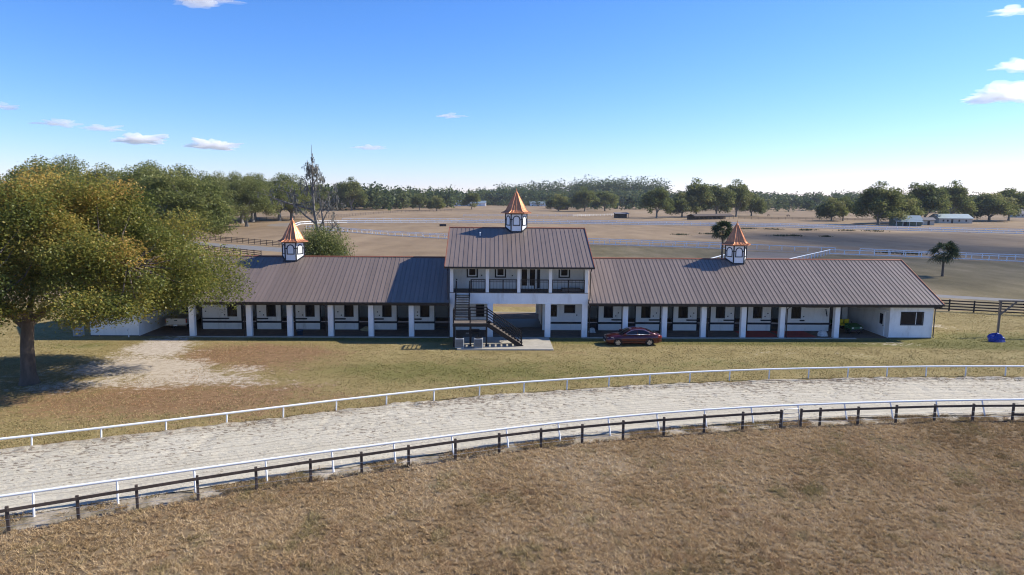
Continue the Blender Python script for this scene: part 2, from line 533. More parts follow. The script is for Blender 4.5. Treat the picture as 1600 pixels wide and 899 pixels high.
c_ = mix(nt, math_(nt, 'MULTIPLY', smooth(nt, sp2, .60, .66), .85), c_, (.19, .145, .10))
line = noise(nt, tt, 38.0, 2, .5)
c_ = mix(nt, math_(nt, 'MULTIPLY', smooth(nt, line, .50, .62), .48), c_, (.33, .27, .20))
wave = N(nt, 'ShaderNodeMath', operation='SINE')
nt.links.new(math_(nt, 'ADD', math_(nt, 'MULTIPLY', tt, 330.0), math_(nt, 'MULTIPLY', n1, 14.0)), wave.inputs[0])
h = math_(nt, 'ADD', math_(nt, 'MULTIPLY', wave.outputs[0], .22), math_(nt, 'MULTIPLY', n2, 1.3))
principled(nt, out, c_, .95, 0, .1, bump(nt, h, .8, .09))
tag(strip('race_track', M['sand'], -60, 62, .14, TRK_IN, TRK_OUT, 84, .012, {'across': lambda x, y, t: t}, trk_z, .22), kind='structure')

# ------------------------------------------------------------------ fences and rails
def arc_points(fn, x0, x1, step, start=None):
    X = np.arange(x0, x1, .02); Y = fn(X)
    s_ = np.concatenate([[0], np.cumsum(np.hypot(np.diff(X), np.diff(Y)))])
    t = np.arange(0, s_[-1], step)
    return [(float(np.interp(k, s_, X)), float(np.interp(k, s_, Y))) for k in t]

def pipe_rail(name, label, pts, h, lean, rad, mat, group=None, prad=.045):
    t = thing(name, label, 'rail', (pts[0][0], pts[0][1], 0), 0, group)
    ox, oy = pts[0]
    post = MB().tube([(0, 0, -.1), (lean[0] * .8, lean[1] * .8, h * .78), (lean[0], lean[1], h)], prad, 8).mesh('post', True)
    post.materials.append(mat)
    for x, y in pts:
        link('post', post, t, (x - ox, y - oy, 0))
    top = [(x - ox + lean[0], y - oy + lean[1], h) for x, y in pts]
    seg = 4
    for i in range(0, len(top) - 1, seg):
        MB().tube(top[i:i + seg + 1], rad, 8).obj('rail', mat, t, True)
    return t

pts = [p for p in arc_points(RAIL_OUT, -32.45, 58, 3.02)]
pipe_rail('track_rail', 'white outer rail of the sand track, between the track and the stable lawn', pts, .74, (.03, .05), .062, M['rail_white'])
pts = [p for p in arc_points(RAIL_IN, -27.0, 52, 2.93)]
pipe_rail('track_rail', 'white inner rail of the sand track with leaning posts, just behind the brown fence', pts, .97, (-.14, .26), .062, M['rail_white'])

# brown single-board fence in the foreground, split by a small pipe gate
def board_fence(name, label, pts, h, boards, pw, bw, mat, gap=None, cat='fence', group=None, post_over=.06, side=-1):
    ox, oy = pts[0]
    t = thing(name, label, cat, (ox, oy, 0), 0, group)
    post = MB().cbox(-pw / 2, pw / 2, -pw / 2, pw / 2, -.1, h + post_over, .012).mesh('post')
    post.materials.append(mat)
    for k, (x, y) in enumerate(pts):
        a = pts[max(k - 1, 0)]; b = pts[min(k + 1, len(pts) - 1)]
        o = link('post', post, t, (x - ox, y - oy, 0), math.atan2(b[1] - a[1], b[0] - a[0]) + random.uniform(-.05, .05), (1, 1, random.uniform(.985, 1.02)))
    for k in range(len(pts) - 1):
        if gap is not None and k in gap: continue
        p, q = pts[k], pts[k + 1]
        d = Vector((q[0] - p[0], q[1] - p[1], 0)); ln = d.length; d.normalize(); nrm = Vector((d.y, -d.x, 0)) * (pw / 2 + .022) * (1 if side < 0 else -1)
        for z in boards:
            w, th = (bw, .04)
            MB().beam((p[0] - ox + nrm.x, p[1] - oy + nrm.y, z + random.uniform(-.01, .01)), (q[0] - ox + nrm.x, q[1] - oy + nrm.y, z + random.uniform(-.01, .01)), th, w).obj('board', mat, t)
    return t

X_ = [-31.0, -29.0, -27, -25, -23, -21, -19.0, -17.0, -15.2, -13.2, -11.1, -9.0, -6.9, -4.85, -2.7, -.57, 1.56, 3.75, 6.0, 8.3, 10.64, 12.92, 15.21]
P1 = [(x, float(FENCE(x))) for x in X_]
X_ = [16.43, 17.6, 19.94, 22.31, 24.71, 27.08, 29.5, 31.9, 34.3, 36.7]
P2 = [(x, float(FENCE(x))) for x in X_]
t1 = board_fence('paddock_fence', 'dark brown one-board fence along the foreground pasture, left of the pipe gate', P1, 1.04, [.98], .115, .125, M['wood_dark'], group=None)
t2 = board_fence('paddock_fence', 'dark brown board fence at the foreground right, from the pipe gate to the picture edge', P2, 1.04, [.98], .115, .125, M['wood_dark'])
for t_, P_ in ((t1, P1), (t2, P2)):                       # ground wire / bottom log along each run
    ox, oy = P_[0]
    for k in range(len(P_) - 1):
        p, q = P_[k], P_[k + 1]
        MB().tube([(p[0] - ox, p[1] - oy - .1, .03), ((p[0] + q[0]) / 2 - ox, (p[1] + q[1]) / 2 - oy - .1, .05), (q[0] - ox, q[1] - oy - .1, .03)], .03, 6).obj('bottom_rail', M['wood_dark'], t_)
        for z in (.33, .62):
            MB().tube([(p[0] - ox, p[1] - oy - .08, z), (q[0] - ox, q[1] - oy - .08, z)], .006, 4).obj('wire', M['galv'], t_)
# second board near the right edge
p, q = P2[6], P2[7]
MB().beam((p[0] - P2[0][0], p[1] - P2[0][1] - .09, .45), (q[0] - P2[0][0], q[1] - P2[0][1] - .09, .45), .04, .13).obj('board', M['wood_dark'], t2)

gt = thing('pipe_gate', 'narrow galvanised pipe gate standing in the brown fence gap', 'gate', (15.32, float(FENCE(15.3)) + .03, 0), math.atan2(.27, 1.2))
fr = [(0, 0, .12), (0, 0, 1.0), (.1, 0, 1.12), (.95, 0, 1.12), (1.03, 0, 1.02), (1.03, 0, .12), (0, 0, .12)]
MB().tube(fr, .022, 6, False).obj('gate_frame', M['galv'], gt, True)
for z in (.4, .62, .86):
    MB().tube([(0, 0, z), (1.03, 0, z)], .014, 6).obj('gate_bar', M['galv'], gt, True)

# the training oval beyond the stable: inner and outer rails of the near and far straights
def far_rail(label, pts, step, h=1.08, thick=.17, bottom=True, mat=None, group='white rails of the far training oval'):
    mat = mat or M['rail_white']
    P = np.array(pts, float)
    s_ = np.concatenate([[0], np.cumsum(np.hypot(*np.diff(P, axis=0).T))])
    n = max(2, int(s_[-1] / step))
    tt_ = np.linspace(0, s_[-1], n + 1)
    Q = [(float(np.interp(k, s_, P[:, 0])), float(np.interp(k, s_, P[:, 1]))) for k in tt_]
    ox, oy = Q[0]
    t = thing('oval_rail', label, 'rail', (ox, oy, 0), 0, group)
    post = MB().box(-thick * .42, thick * .42, -.06, .06, -.1, h).mesh('post'); post.materials.append(mat)
    for x, y in Q: link('post', post, t, (x - ox, y - oy, 0))
    for k in range(0, n, 6):
        seg = [(x - ox, y - oy, h) for x, y in Q[k:k + 7]]
        MB().tube(seg, thick / 2 + .01, 6).obj('rail', mat, t)
        if bottom:
            MB().tube([(x, y, .16) for x, y, z in seg], thick / 2 + .015, 6).obj('kick_board', mat, t)
    return t

NEAR_FAR = [(-79, 262), (-61.3, 244), (-43.3, 224.8), (-20.8, 209.6), (21.6, 193.7), (50.9, 181.5), (70.8, 168.5), (78.4, 165.7)]
far_rail('white rail on the far side of the near oval straight, left of the chute mouth', NEAR_FAR, 3.0, bottom=False)
far_rail('white rail on the far side of the near oval straight, right of the chute mouth', [(83.2, 163.2), (95.2, 155.9), (111.4, 148.4), (140, 134)], 3.0, bottom=False)
far_rail('white rail on the near side of the near oval straight, left of the chute', [(-76, 252), (-58, 235), (-40, 217), (-18, 201), (21.6, 184.8), (49.1, 174.4), (57.5, 168.7)], 3.0)
far_rail('white rail on the near side of the near oval straight, right of the chute', [(74, 159), (92.8, 151.8), (107.4, 142.8), (135, 128)], 3.0)
far_rail('left white rail of the sandy chute joining the oval behind the stable', [(57.0, 167.5), (54.2, 158.6), (38.6, 132.8), (30, 119)], 2.6, bottom=False, group=None)
far_rail('right white rail of the sandy chute joining the oval behind the stable', [(74, 158.9), (55, 134.4), (45, 121)], 2.6, bottom=False, group=None)
FAR1 = [(-61.3, 244.5), (-79.5, 256.5), (-86, 270), (-90, 290), (-86, 304), (-76, 311), (-67.5, 313.5), (-24.8, 327), (30, 322), (88, 315.5), (127, 303), (196.6, 264), (260, 225)]
far_rail('white inner rail of the far oval straight with its left turn', FAR1[2:], 4.0, thick=.25)
far_rail('white outer rail of the far oval straight beyond the inner rail', [(-84, 338), (-60, 344), (-26, 346), (30, 341), (92.5, 331.5), (133.3, 318), (209.5, 280.6), (270, 243)], 4.0, thick=.25)

M['pasture'] = field_mat('olive_pasture', [(.36, (.085, .068, .034)), (.47, (.145, .116, .060)), (.54, (.19, .15, .082)), (.64, (.27, .205, .125))], .04, .25, 2.0, (1, .4, 1))
def ribbon(name, mat, A, Bp, z=.006):
    n = len(A)
    return MB().add([(x, y, z) for x, y in A] + [(x, y, z) for x, y in Bp], [(i, i + 1, n + i + 1, n + i) for i in range(n - 1)]).obj(name, mat)
M['far_sand'] = field_mat('oval_sand', [(.35, (.19, .155, .12)), (.65, (.27, .225, .175))], .05, .3, 3, (1, 1, 1), bmp=.2)
NL = [(-79, 261), (-60.5, 243), (-42.5, 224), (-20, 208.8), (21.6, 192.8), (50.9, 180.6), (70.8, 167.6), (83.2, 162.3), (95.2, 155), (111.4, 147.5), (150, 128)]
NR = [(-75.5, 253), (-57.5, 236), (-39.5, 218), (-17.5, 202), (21.6, 185.8), (49.1, 175.4), (66, 165), (74, 160), (92.8, 152.8), (107.4, 143.8), (146, 124)]
tag(ribbon('oval_track', M['far_sand'], NR, NL), kind='structure')
tag(ribbon('pasture', M['pasture'], [(16, 79.5), (40, 79.5), (64, 79.5), (150, 60)], [(18, 184), (49, 173), (74, 158), (146, 122)], .002), kind='structure')
FL = [(-88, 271), (-92, 290), (-88, 305), (-77, 312.5), (-67.5, 315), (-24.8, 328.5), (30, 323.5), (88, 317), (127, 304.5), (196.6, 265.5), (262, 226)]
FR = [(-98, 272), (-103, 292), (-98, 312), (-86, 333), (-62, 342), (-26, 344.5), (30, 339.5), (92.5, 330), (133.3, 316.5), (209.5, 279), (276, 240)]
tag(ribbon('oval_track', M['far_sand'], FL, FR), kind='structure')
tag(ribbon('chute_path', M['far_sand'], [(56, 166), (53.5, 158), (38.2, 132), (29, 117)], [(73, 158.5), (63, 146), (54.2, 134), (44, 119)], .010), kind='structure')
tag(ribbon('gravel_road', M['asphalt'], [(-110, 196), (-71, 164), (-52, 152), (-38, 143)], [(-114, 204), (-76, 176), (-55, 163.5), (-36, 153)]), kind='structure')
tag(ribbon('gravel_road', M['asphalt'], [(30, 102), (44, 95.5), (57.5, 89.6), (65.5, 86), (90, 74)], [(31, 105), (45, 98.5), (58.6, 92.4), (66.8, 88.5), (92, 76)]), kind='structure')

def thin_fence(label, pts, step, h, boards, mat, group=None, pw=.14):
    P = np.array(pts, float)
    s_ = np.concatenate([[0], np.cumsum(np.hypot(*np.diff(P, axis=0).T))])
    n = max(2, int(round(s_[-1] / step)))
    Q = [(float(np.interp(k, s_, P[:, 0])), float(np.interp(k, s_, P[:, 1]))) for k in np.linspace(0, s_[-1], n + 1)]
    return board_fence('board_fence', label, Q, h, boards, pw, .14, mat, group=group)
thin_fence('brown board fence on the far side of the gravel road at left', [(-112, 210), (-82.5, 187), (-57.8, 168.6), (-45, 159)], 2.6, 1.3, [.4, .8, 1.2], M['brown_far'])
thin_fence('brown board fence on the near side of the gravel road at left', [(-98, 177), (-65.7, 150.3), (-51.3, 139.1)], 2.6, 1.3, [.4, .8, 1.2], M['brown_far'])
thin_fence('black four-board fence to the right of the stable', [(37, 83.6), (51.7, 78.4), (57.9, 76.2), (72, 71.2)], 2.4, 1.32, [.28, .6, .92, 1.24], M['wood_black'])
thin_fence('dark fence below the oak row at the left of the oval', [(-170, 300), (-137.7, 323.4), (-116.7, 346.5), (-100, 368)], 4, 1.4, [.5, .9, 1.3], M['brown_far'])
thin_fence('dark fence rising from the oval turn to the far trees', [(-100, 372), (-93, 440), (-84, 500), (-50, 560)], 5, 1.5, [.5, 1., 1.4], M['brown_far'])
thin_fence('long dark fence along the far tan paddock right of the oaks', [(138, 420), (180, 415), (260, 402)], 4, 1.4, [.5, .9, 1.3], M['brown_far'])
thin_fence('faint pale fence across the tan paddock behind the middle cupola', [(-30, 420), (40, 440), (70, 470)], 4, 1.3, [.6, 1.2], M['rail_white'])

# ------------------------------------------------------------------ the stable (local: x along, y back, z up)
ST = thing('training_stable', 'long white stable with brown metal roof, two-storey centre and three copper cupolas', 'stable', (0, 61.6, 0), .030)
EAVE_B, EAVE_Z, RIDGE_B, RIDGE_Z = -.7, 3.30, 6.5, 6.75
A_L0, A_R1 = -38.40, 39.76            # roof ends
CA0, CA1 = -6.04, 7.38                # centre roof ends
C_EB, C_EZ, C_RZ = -.8, 6.57, 9.72
PW = .4064

def roof(a0, a1, eb, ez, rb, rz, ends):
    """gable roof: deck, standing-seam panels, ridge cap, rakes, gutter"""
    th = .14
    b2 = 2 * rb - eb
    dk = MB().prismx([(eb + .02, ez - th), (rb, rz - th), (b2 - .02, ez - th), (b2 - .02, ez - .012), (rb, rz - .012), (eb + .02, ez - .012)], a0 + .03, a1 - .03)
    rf = dk.obj('roof', M['dark_trim'], ST)
    ang = math.atan2(rz - ez, rb - eb); L = math.hypot(rz - ez, rb - eb)
    n = int(round((a1 - a0) / PW)); w = (a1 - a0) / n
    pm = MB()
    pm.box(0, w - .004, 0, L, 0, .012)
    pm.box(w - .026, w - .004, 0, L, .012, .044)
    me = pm.mesh('roof_panel'); me.materials.append(M['roof'])
    for k in range(n):
        o = link('roof_panel', me, rf, (a0 + k * w, eb, ez))
        o.rotation_euler = (ang, 0, 0)
    rp = MB()
    for k in range(n):                                   # rear slope
        x0 = a0 + k * w
        pb = MB(); pb.box(0, w - .004, 0, L, 0, .012); pb.box(w - .030, w - .004, 0, L, .012, .055)
        mt = Matrix.Translation((x0 + w, b2, ez)) @ Matrix.Rotation(math.pi, 4, 'Z') @ Matrix.Rotation(ang, 4, 'X')
        rp.add([mt @ Vector(v) for v in pb.v], pb.f)
    tag(rp.obj('rear_roof_panels', M['roof'], rf), kind='stuff')
    dz = math.tan(ang) * .12
    MB().prismx([(rb - .12, rz + .06 - dz), (rb, rz + .06), (rb + .12, rz + .06 - dz), (rb + .12, rz + .075 - dz), (rb, rz + .085), (rb - .12, rz + .075 - dz)], a0 - .02, a1 + .02).obj('ridge_cap', M['copper_trim'], rf)
    for e in ends:
        x = a0 if e < 0 else a1
        x0, x1 = (x - .05, x + .02) if e < 0 else (x - .02, x + .05)
        MB().prismx([(eb - .03, ez - .16), (rb, rz - .16), (b2 + .03, ez - .16), (b2 + .03, ez + .075), (rb, rz + .10), (eb - .03, ez + .075)], x0, x1).obj('rake_trim', M['copper_trim'], rf)
    MB().box(a0 - .02, a1 + .02, eb - .13, eb - .004, ez - .15, ez + .0).obj('gutter', M['dark_trim'], rf)
    MB().box(a0, a1, b2 + .004, b2 + .13, ez - .15, ez).obj('gutter', M['dark_trim'], rf)
    return rf

roof(A_L0, -5.66, EAVE_B, EAVE_Z, RIDGE_B, RIDGE_Z, (-1,))
roof(6.97, A_R1, EAVE_B, EAVE_Z, RIDGE_B, RIDGE_Z, (1,))
croof = roof(CA0, CA1, C_EB, C_EZ, RIDGE_B, C_RZ, (-1, 1))
# small white vent cap on the centre roof slope
def on_slope(b): return C_EZ + (b - C_EB) * (C_RZ - C_EZ) / (RIDGE_B - C_EB)
MB().lathe([(.05, -.05), (.05, .22), (.09, .24), (.09, .30), (.02, .34)], 8, (-3.0, 4.9, on_slope(4.9))).obj('roof_vent', M['trim_white'], croof)

# --- cupolas
def cupola(a, rz, slope):
    base = MB()
    ap, side = .91, 1.05
    a0 = math.pi / 6 * 0
    rr = side
    # hex walls: flat face to the front (corners at 0, 60, 120 ... deg)
    zt = 1.52
    zb = -ap * slope - .25
    hexp = [(rr * math.cos(math.pi / 3 * k), rr * math.sin(math.pi / 3 * k)) for k in range(6)]
    base.add([(x, y, zb) for x, y in hexp] + [(x, y, zt) for x, y in hexp],
             [(k, (k + 1) % 6, 6 + (k + 1) % 6, 6 + k) for k in range(6)] + [tuple(range(6, 12))])
    cu = base.obj('cupola', M['trim_white'], ST, loc=(a, RIDGE_B, rz))
    # corner boards and sill boards
    for k in range(6):
        x, y = hexp[k]
        s_ = 1.012
        MB().tube([(x * s_, y * s_, zb + .05), (x * s_, y * s_, zt)], .065, 6).obj('corner_board', M['navy'], cu)
    for k in range(6):
        t0 = math.pi / 3 * k + math.pi / 6
        nx_, ny_ = math.cos(t0), math.sin(t0); tx, ty = -ny_, nx_
        f = lambda u, z, d: (nx_ * (ap + d) + tx * u, ny_ * (ap + d) + ty * u, z)
        # arched trim: outer/inner outline
        z0, zs, ro, ri = .26, .86, .37, .285
        def arch(r_, zb_, n=10):
            p = [(-r_, zb_)]
            for i in range(n + 1):
                th = math.pi - math.pi * i / n
                p.append((r_ * math.cos(th), zs + r_ * math.sin(th) * 1.05))
            p.append((r_, zb_))
            return p
        oo = arch(ro, z0); ii = arch(ri, z0 + .085)
        n = len(oo)
        b = MB()
        vs = [f(u, z, .035) for u, z in oo] + [f(u, z, .035) for u, z in ii] + [f(u, z, -.01) for u, z in oo] + [f(u, z, -.01) for u, z in ii]
        fs = []
        for i in range(n):
            j = (i + 1) % n
            fs += [(i, j, n + j, n + i), (2 * n + i, i, n * 0 + j * 1, 2 * n + j)[::-1] if False else (2 * n + i, 2 * n + j, j, i), (n + i, n + j, 3 * n + j, 3 * n + i)]
        b.add(vs, fs)
        b.obj('arched_trim', M['navy'], cu)
        MB().add([f(u, z, .012) for u, z in ii], [tuple(range(n - 1, -1, -1))]).obj('arched_panel', M['trim_white'], cu)
        for u in (-ro - .06, ro + .06):          # little keystones at the spring line
            MB().add([f(u - .05, zs - .05, .03), f(u + .05, zs - .05, .03), f(u + .05, zs + .04, .03), f(u - .05, zs + .04, .03),
                      f(u - .05, zs - .05, -.01), f(u + .05, zs - .05, -.01), f(u + .05, zs + .04, -.01), f(u - .05, zs + .04, -.01)],
                     [(0, 1, 2, 3), (4, 5, 1, 0), (1, 5, 6, 2), (2, 6, 7, 3), (3, 7, 4, 0)]).obj('trim_block', M['navy'], cu)
        # base flashing board following the roof
        MB().add([f(-.53, zt - .16, .03), f(.53, zt - .16, .03), f(.53, zt, .03), f(-.53, zt, .03)], [(0, 1, 2, 3)]).obj('frieze_board', M['navy'], cu)
    for t_ in (-1, 1):
        pass
    # sloping sill along front faces where walls meet the roof
    zf = -ap * slope + .06
    MB().box(-.54, .54, -ap - .05, -ap + .02, zf - .12, zf + .07).obj('sill_board', M['navy'], cu)
    for sx in (-1, 1):
        MB().beam((sx * .53, -ap - .02, zf - .02), (sx * 1.06, -.02, .06), .07, .17).obj('sill_board', M['navy'], cu)
    # roof: bell-cast six-sided copper spire
    prof = [(1.50, zt - .06), (1.50, zt + .0), (1.20, zt + .10), (1.02, zt + .26), (.80, zt + .70), (.10, zt + 1.98), (.085, zt + 2.02), (.015, zt + 2.30)]
    sp = MB().lathe(prof, 6).obj('spire', M['copper'], cu)
    for k in range(6):
        t0 = math.pi / 3 * k
        for dt, sc, rd in ((0, 1.0, .034), (math.pi / 6, .866 * 1.0, .024)):
            MB().tube([(r_ * sc * math.cos(t0 + dt), r_ * sc * math.sin(t0 + dt), z + .01) for r_, z in prof[1:6]], rd, 5).obj('seam_rib', M['copper'], cu)
        # quarter ribs
        for q in (-.25, .25):
            c0 = Vector((math.cos(t0), math.sin(t0))); c1 = Vector((math.cos(t0 + math.pi / 3), math.sin(t0 + math.pi / 3)))
            d = c0.lerp(c1, .5 + q)
            MB().tube([(r_ * d.x, r_ * d.y, z + .008) for r_, z in prof[1:5]], .018, 4).obj('seam_rib', M['copper'], cu)
    MB().lathe([(.13, zt + 1.93), (.14, zt + 1.98), (.10, zt + 2.03), (.03, zt + 2.2), (.012, zt + 2.42)], 8).obj('finial', M['copper'], cu)
    return cu
SLW = (RIDGE_Z - EAVE_Z) / (RIDGE_B - EAVE_B); SLC = (C_RZ - C_EZ) / (RIDGE_B - C_EB)
cupola(.55, C_RZ, SLC)
cupola(-21.5, RIDGE_Z, SLW)
cupola(22.76, RIDGE_Z, SLW)

# --- wing structure
COLS_L = [-28.93, -23.82, -20.16, -16.48, -12.83, -9.16]
COLS_R = [10.47, 14.10, 17.75, 21.47, 25.11, 30.24]
cm = MB().cbox(-.235, .235, 0, .46, 0, 2.97, .02).mesh('column'); cm.materials.append(M['white'])
for a in COLS_L + COLS_R:
    link('column', cm, ST, (a, -.08, .02))
    link('column', cm, ST, (a, 12.6, .02))
for a0, a1 in ((-33.7, -5.66), (6.97, 35.1)):
    MB().box(a0, a1, -.02, .32, 2.98, 3.15).obj('header_beam', M['trim_white'], ST)
    MB().box(a0, a1, 12.66, 12.98, 2.98, 3.15).obj('header_beam', M['trim_white'], ST)
for a0, a1 in ((A_L0 + .1, -5.7), (7.0, A_R1 - .1)):
    MB().box(a0, a1, EAVE_B + .05, 13.65, 3.152, 3.172).obj('ceiling', M['ceiling'], ST)
    MB().box(a0, a1, EAVE_B + .02, EAVE_B + .05, 3.02, 3.16).obj('fascia', M['dark_trim'], ST)
MB().box(-29.2, 30.5, -.15, 13.1, .006, .03).obj('aisle_floor', M['dirt_floor'], ST)
MB().box(-33.8, -29.2, .0, 13.1, .006, .028).obj('bay_floor', M['dirt_floor'], ST)
MB().box(30.5, 35.2, .0, 13.1, .006, .028).obj('bay_floor', M['dirt_floor'], ST)
for a0, a1 in ((-30.2, -5.7), (6.4, 32.0)):
    MB().cbox(a0, a1, -.40, -.155, .0, .075, .015).obj('kerb', M['concrete'], ST)
# rear and cross walls (close the stalls so that they stay dark)
for a0, a1 in ((-38.0, -1.98), (3.27, 39.3)):
    MB().box(a0, a1, 9.7, 9.85, 0, 3.15).obj('rear_wall', M['stall'], ST)

def window(a0, a1, z0, z1, b, fw=.07, frame='navy', inner=None, parent=ST, mull=False):
    w = MB()
    w.box(a0 - fw, a1 + fw, b - .035, b + .02, z1, z1 + fw); w.box(a0 - fw, a1 + fw, b - .035, b + .02, z0 - fw, z0)
    w.box(a0 - fw, a0, b - .035, b + .02, z0, z1); w.box(a1, a1 + fw, b - .035, b + .02, z0, z1)
    wo = w.obj('window', M[frame], parent)
    MB().box(a0 + .002, a1 - .002, b + .04, b + .055, z0 + .002, z1 - .002).obj('pane', M['glass'], wo)
    if mull:
        zc = (z0 + z1) / 2
        MB().box(a0, a1, b + .012, b + .036, zc - .02, zc + .02).obj('mullion', M[frame], wo)
    return wo

BW = 3.3                                        # stall-front wall line
def stall_front(p0, p1, w0, w1, plank, strap_side, hooks):
    """one white stall front with window opening, navy band and black shelf plank"""
    wl = MB().wall(p0, p1, .03, 3.15, BW, BW + .14, [(w0, w1, 1.30, 2.55)]).obj('stall_wall', M['stall'], ST)
    fr = MB().box(w0 - .05, w0, BW - .02, BW + .1, 1.25, 2.6).box(w1, w1 + .05, BW - .02, BW + .1, 1.25, 2.6).box(w0, w1, BW - .02, BW + .1, 2.55, 2.6).box(w0, w1, BW - .02, BW + .1, 1.25, 1.30)
    fr.obj('window_frame', M['navy'], wl)
    MB().box(w0 + .002, w1 - .002, BW + .085, BW + .1, 1.302, 2.548).obj('dark_backing', M['glass'], wl)  # dark sheet added in the opening to stand for the unlit stall
    for i in range(1, 6):
        x = w0 + (w1 - w0) * i / 6
        MB().tube([(x, BW + .06, 1.3), (x, BW + .06, 2.55)], .012, 5).obj('window_bar', M['steel'], wl)
    MB().box(p0 - .01, p1 + .01, BW - .03, BW - .002, .65, .84).obj('band', M['navy'], wl)
    MB().box(p0 - .06, p0 + .03, BW - .035, BW + .16, .03, 3.14).obj('door_post', M['navy'], wl)
    MB().box(p1 - .03, p1 + .06, BW - .035, BW + .16, .03, 3.14).obj('door_post', M['navy'], wl)
    if plank:
        MB().box(plank[0], plank[1], BW - .22, BW - .004, 1.03, 1.13).obj('shelf', M['navy'], wl)
    for hx, hz in hooks:
        MB().box(hx - .045, hx + .045, BW - .06, BW - .003, hz - .05, hz + .05).obj('hook', M['navy'], wl)

def stall_door(d0, d1, strap=True):
    """dark opening closed by a low gate and a pale stall guard"""
    w = MB()
    for i in range(5):
        z = .12 + i * .13
        w.box(d0 + .08, d1 - .08, BW + .06, BW + .085, z, z + .06)
    w.box(d0 + .08, d0 + .13, BW + .05, BW + .095, .1, 1.25); w.box(d1 - .13, d1 - .08, BW + .05, BW + .095, .1, 1.25); w.box(d0 + .08, d1 - .08, BW + .055, BW + .09, 1.2, 1.25)
    go = w.obj('stall_gate', M['navy'], ST)
    if strap:
        MB().box(d0 + .07, d1 - .07, BW + .02, BW + .045, .74, .83).obj('guard_strap', M['tan_strap'], go)

PL = [(-29.39, -25.66, -26.95, -26.15), (-24.27, -21.92, -23.27, -22.47), (-20.6, -18.24, -19.58, -18.8), (-16.89, -14.58, -15.9, -15.1), (-13.12, -10.92, -12.28, -11.48), (-9.3, -7.32, -8.66, -7.86)]
PR = [(8.46, 10.77, 9.05, 9.86), (12.10, 14.49, 12.7, 13.51), (15.76, 18.13, 16.33, 17.17), (19.42, 21.8, 20.0, 20.82), (23.08, 25.42, 23.66, 24.48), (26.85, 31.2, 27.44, 28.3)]
for k, (p0, p1, w0, w1) in enumerate(PL):
    stall_front(p0, p1, w0, w1, (p0 + .05, w0 + .1), 1, [(p0 + .35, 1.75), (w0 - .32, 1.42)])
for k, (p0, p1, w0, w1) in enumerate(PR):
    stall_front(p0, p1, w0, w1, (w1 - .1, p1 - .03) if k < 5 else (w1 - .05, w1 + .35), 1, [(p1 - .35, 1.75), (w1 + .32, 1.45)])
for d in ((-25.66, -24.27), (-21.92, -20.6), (-18.24, -16.89), (-14.58, -13.12), (-10.92, -9.3), (-7.32, -5.75)):
    stall_door(*d)
for d in ((7.0, 8.46), (10.77, 12.10), (14.49, 15.76), (18.13, 19.42), (21.8, 23.08), (25.42, 26.85)):
    stall_door(*d)
for a0, a1 in ((21.75, 25.0), (25.35, 28.6)):
    MB().box(a0, a1, .2, 3.1, .032, .05).obj('floor_mat', M['red_floor'], ST)
# wall-hung bar and sign in the last right bay
MB().box(28.75, 31.05, BW - .05, BW - .004, 2.34, 2.40).obj('bridle_bar', M['wood_grey'], ST)
MB().beam((30.75, BW - .4, 1.55), (30.75, BW - .06, 2.2), .07, .07).obj('saddle_rack', M['navy'], ST)
MB().cbox(26.2, 26.4, BW - .2, BW - .01, .9, 1.05).obj('water_bucket', M['trim_white'], ST)

# --- end rooms
def end_room(a0, a1, hole, side_x, inner):
    ro = MB().wall(a0, a1, 0, 3.15, 0, .16, [hole] if hole else []).obj('end_room_wall', M['white'], ST)
    MB().box(a0, a1, 12.84, 13.0, 0, 3.15).obj('end_room_wall', M['white'], ST)
    for x in (a0, a1 - .16):
        MB().box(x, x + .16, .163, 12.837, 0, 3.15).obj('end_room_wall', M['white'], ST)
    MB().box(a0 + .17, a1 - .17, .17, 12.8, .01, .05).obj('room_floor', M['concrete'], ST)
    MB().box(a0 - .01, a1 + .01, -.015, -.002, .0, .08).obj('base_strip', M['navy'], ro)
    return ro
orm = end_room(35.22, 39.32, (36.30, 38.36, 1.30, 2.46), 35.22, 1)
w = MB()
w.box(36.24, 38.42, -.03, .015, 1.24, 1.30).box(36.24, 38.42, -.03, .015, 2.46, 2.52).box(36.24, 36.30, -.03, .015, 1.30, 2.46).box(38.36, 38.42, -.03, .015, 1.30, 2.46)
wo = w.obj('window', M['navy'], ST)
MB().box(36.302, 38.358, .05, .065, 1.302, 2.458).obj('pane', M['glass'], wo)
MB().box(37.70, 37.75, .03, .048, 1.302, 2.458).obj('mullion', M['trim_white'], wo)
MB().box(36.1, 38.55, .7, .75, .9, 1.6).obj('inside_counter', M['trim_white'], ST)
lrm = end_room(-38.0, -33.70, None, -33.7, -1)
# side door of the office, in the open bay
dr = MB().box(35.16, 35.215, .75, 1.75, .05, 2.35).obj('side_door', M['trim_white'], ST)
MB().box(35.145, 35.158, 1.0, 1.5, 1.15, 2.15).obj('door_pane', M['glass'], dr)
MB().lathe([(.05, 0), (.06, .04), (.02, .07)], 8, (35.11, .85, 1.05)).obj('door_knob', M['navy'], dr)
MB().box(35.10, 35.17, .2, 3.2, 2.45, 2.52).obj('door_track', M['trim_white'], ST)
# clutter wall of the open bay on the right
for k, (x, wd, zt) in enumerate(((30.8, .8, 2.5), (31.9, .7, 2.8), (32.9, .9, 2.6), (34.1, .6, 2.4))):
    MB().cbox(x, x + wd, 6.5, 7.2, .03, zt).obj('locker', M['stall' if k % 2 else 'ceiling'], ST)
# gable end walls
def gable(x0, x1, z0, zr, b0=0.0, b1=13.0):
    MB().prismx([(b0, z0), (b1, z0), (RIDGE_B, zr)], x0, x1).obj('gable_wall', M['white'], ST)
gable(39.1, 39.28, 3.175, 6.3); gable(-37.96, -37.8, 3.175, 6.3)

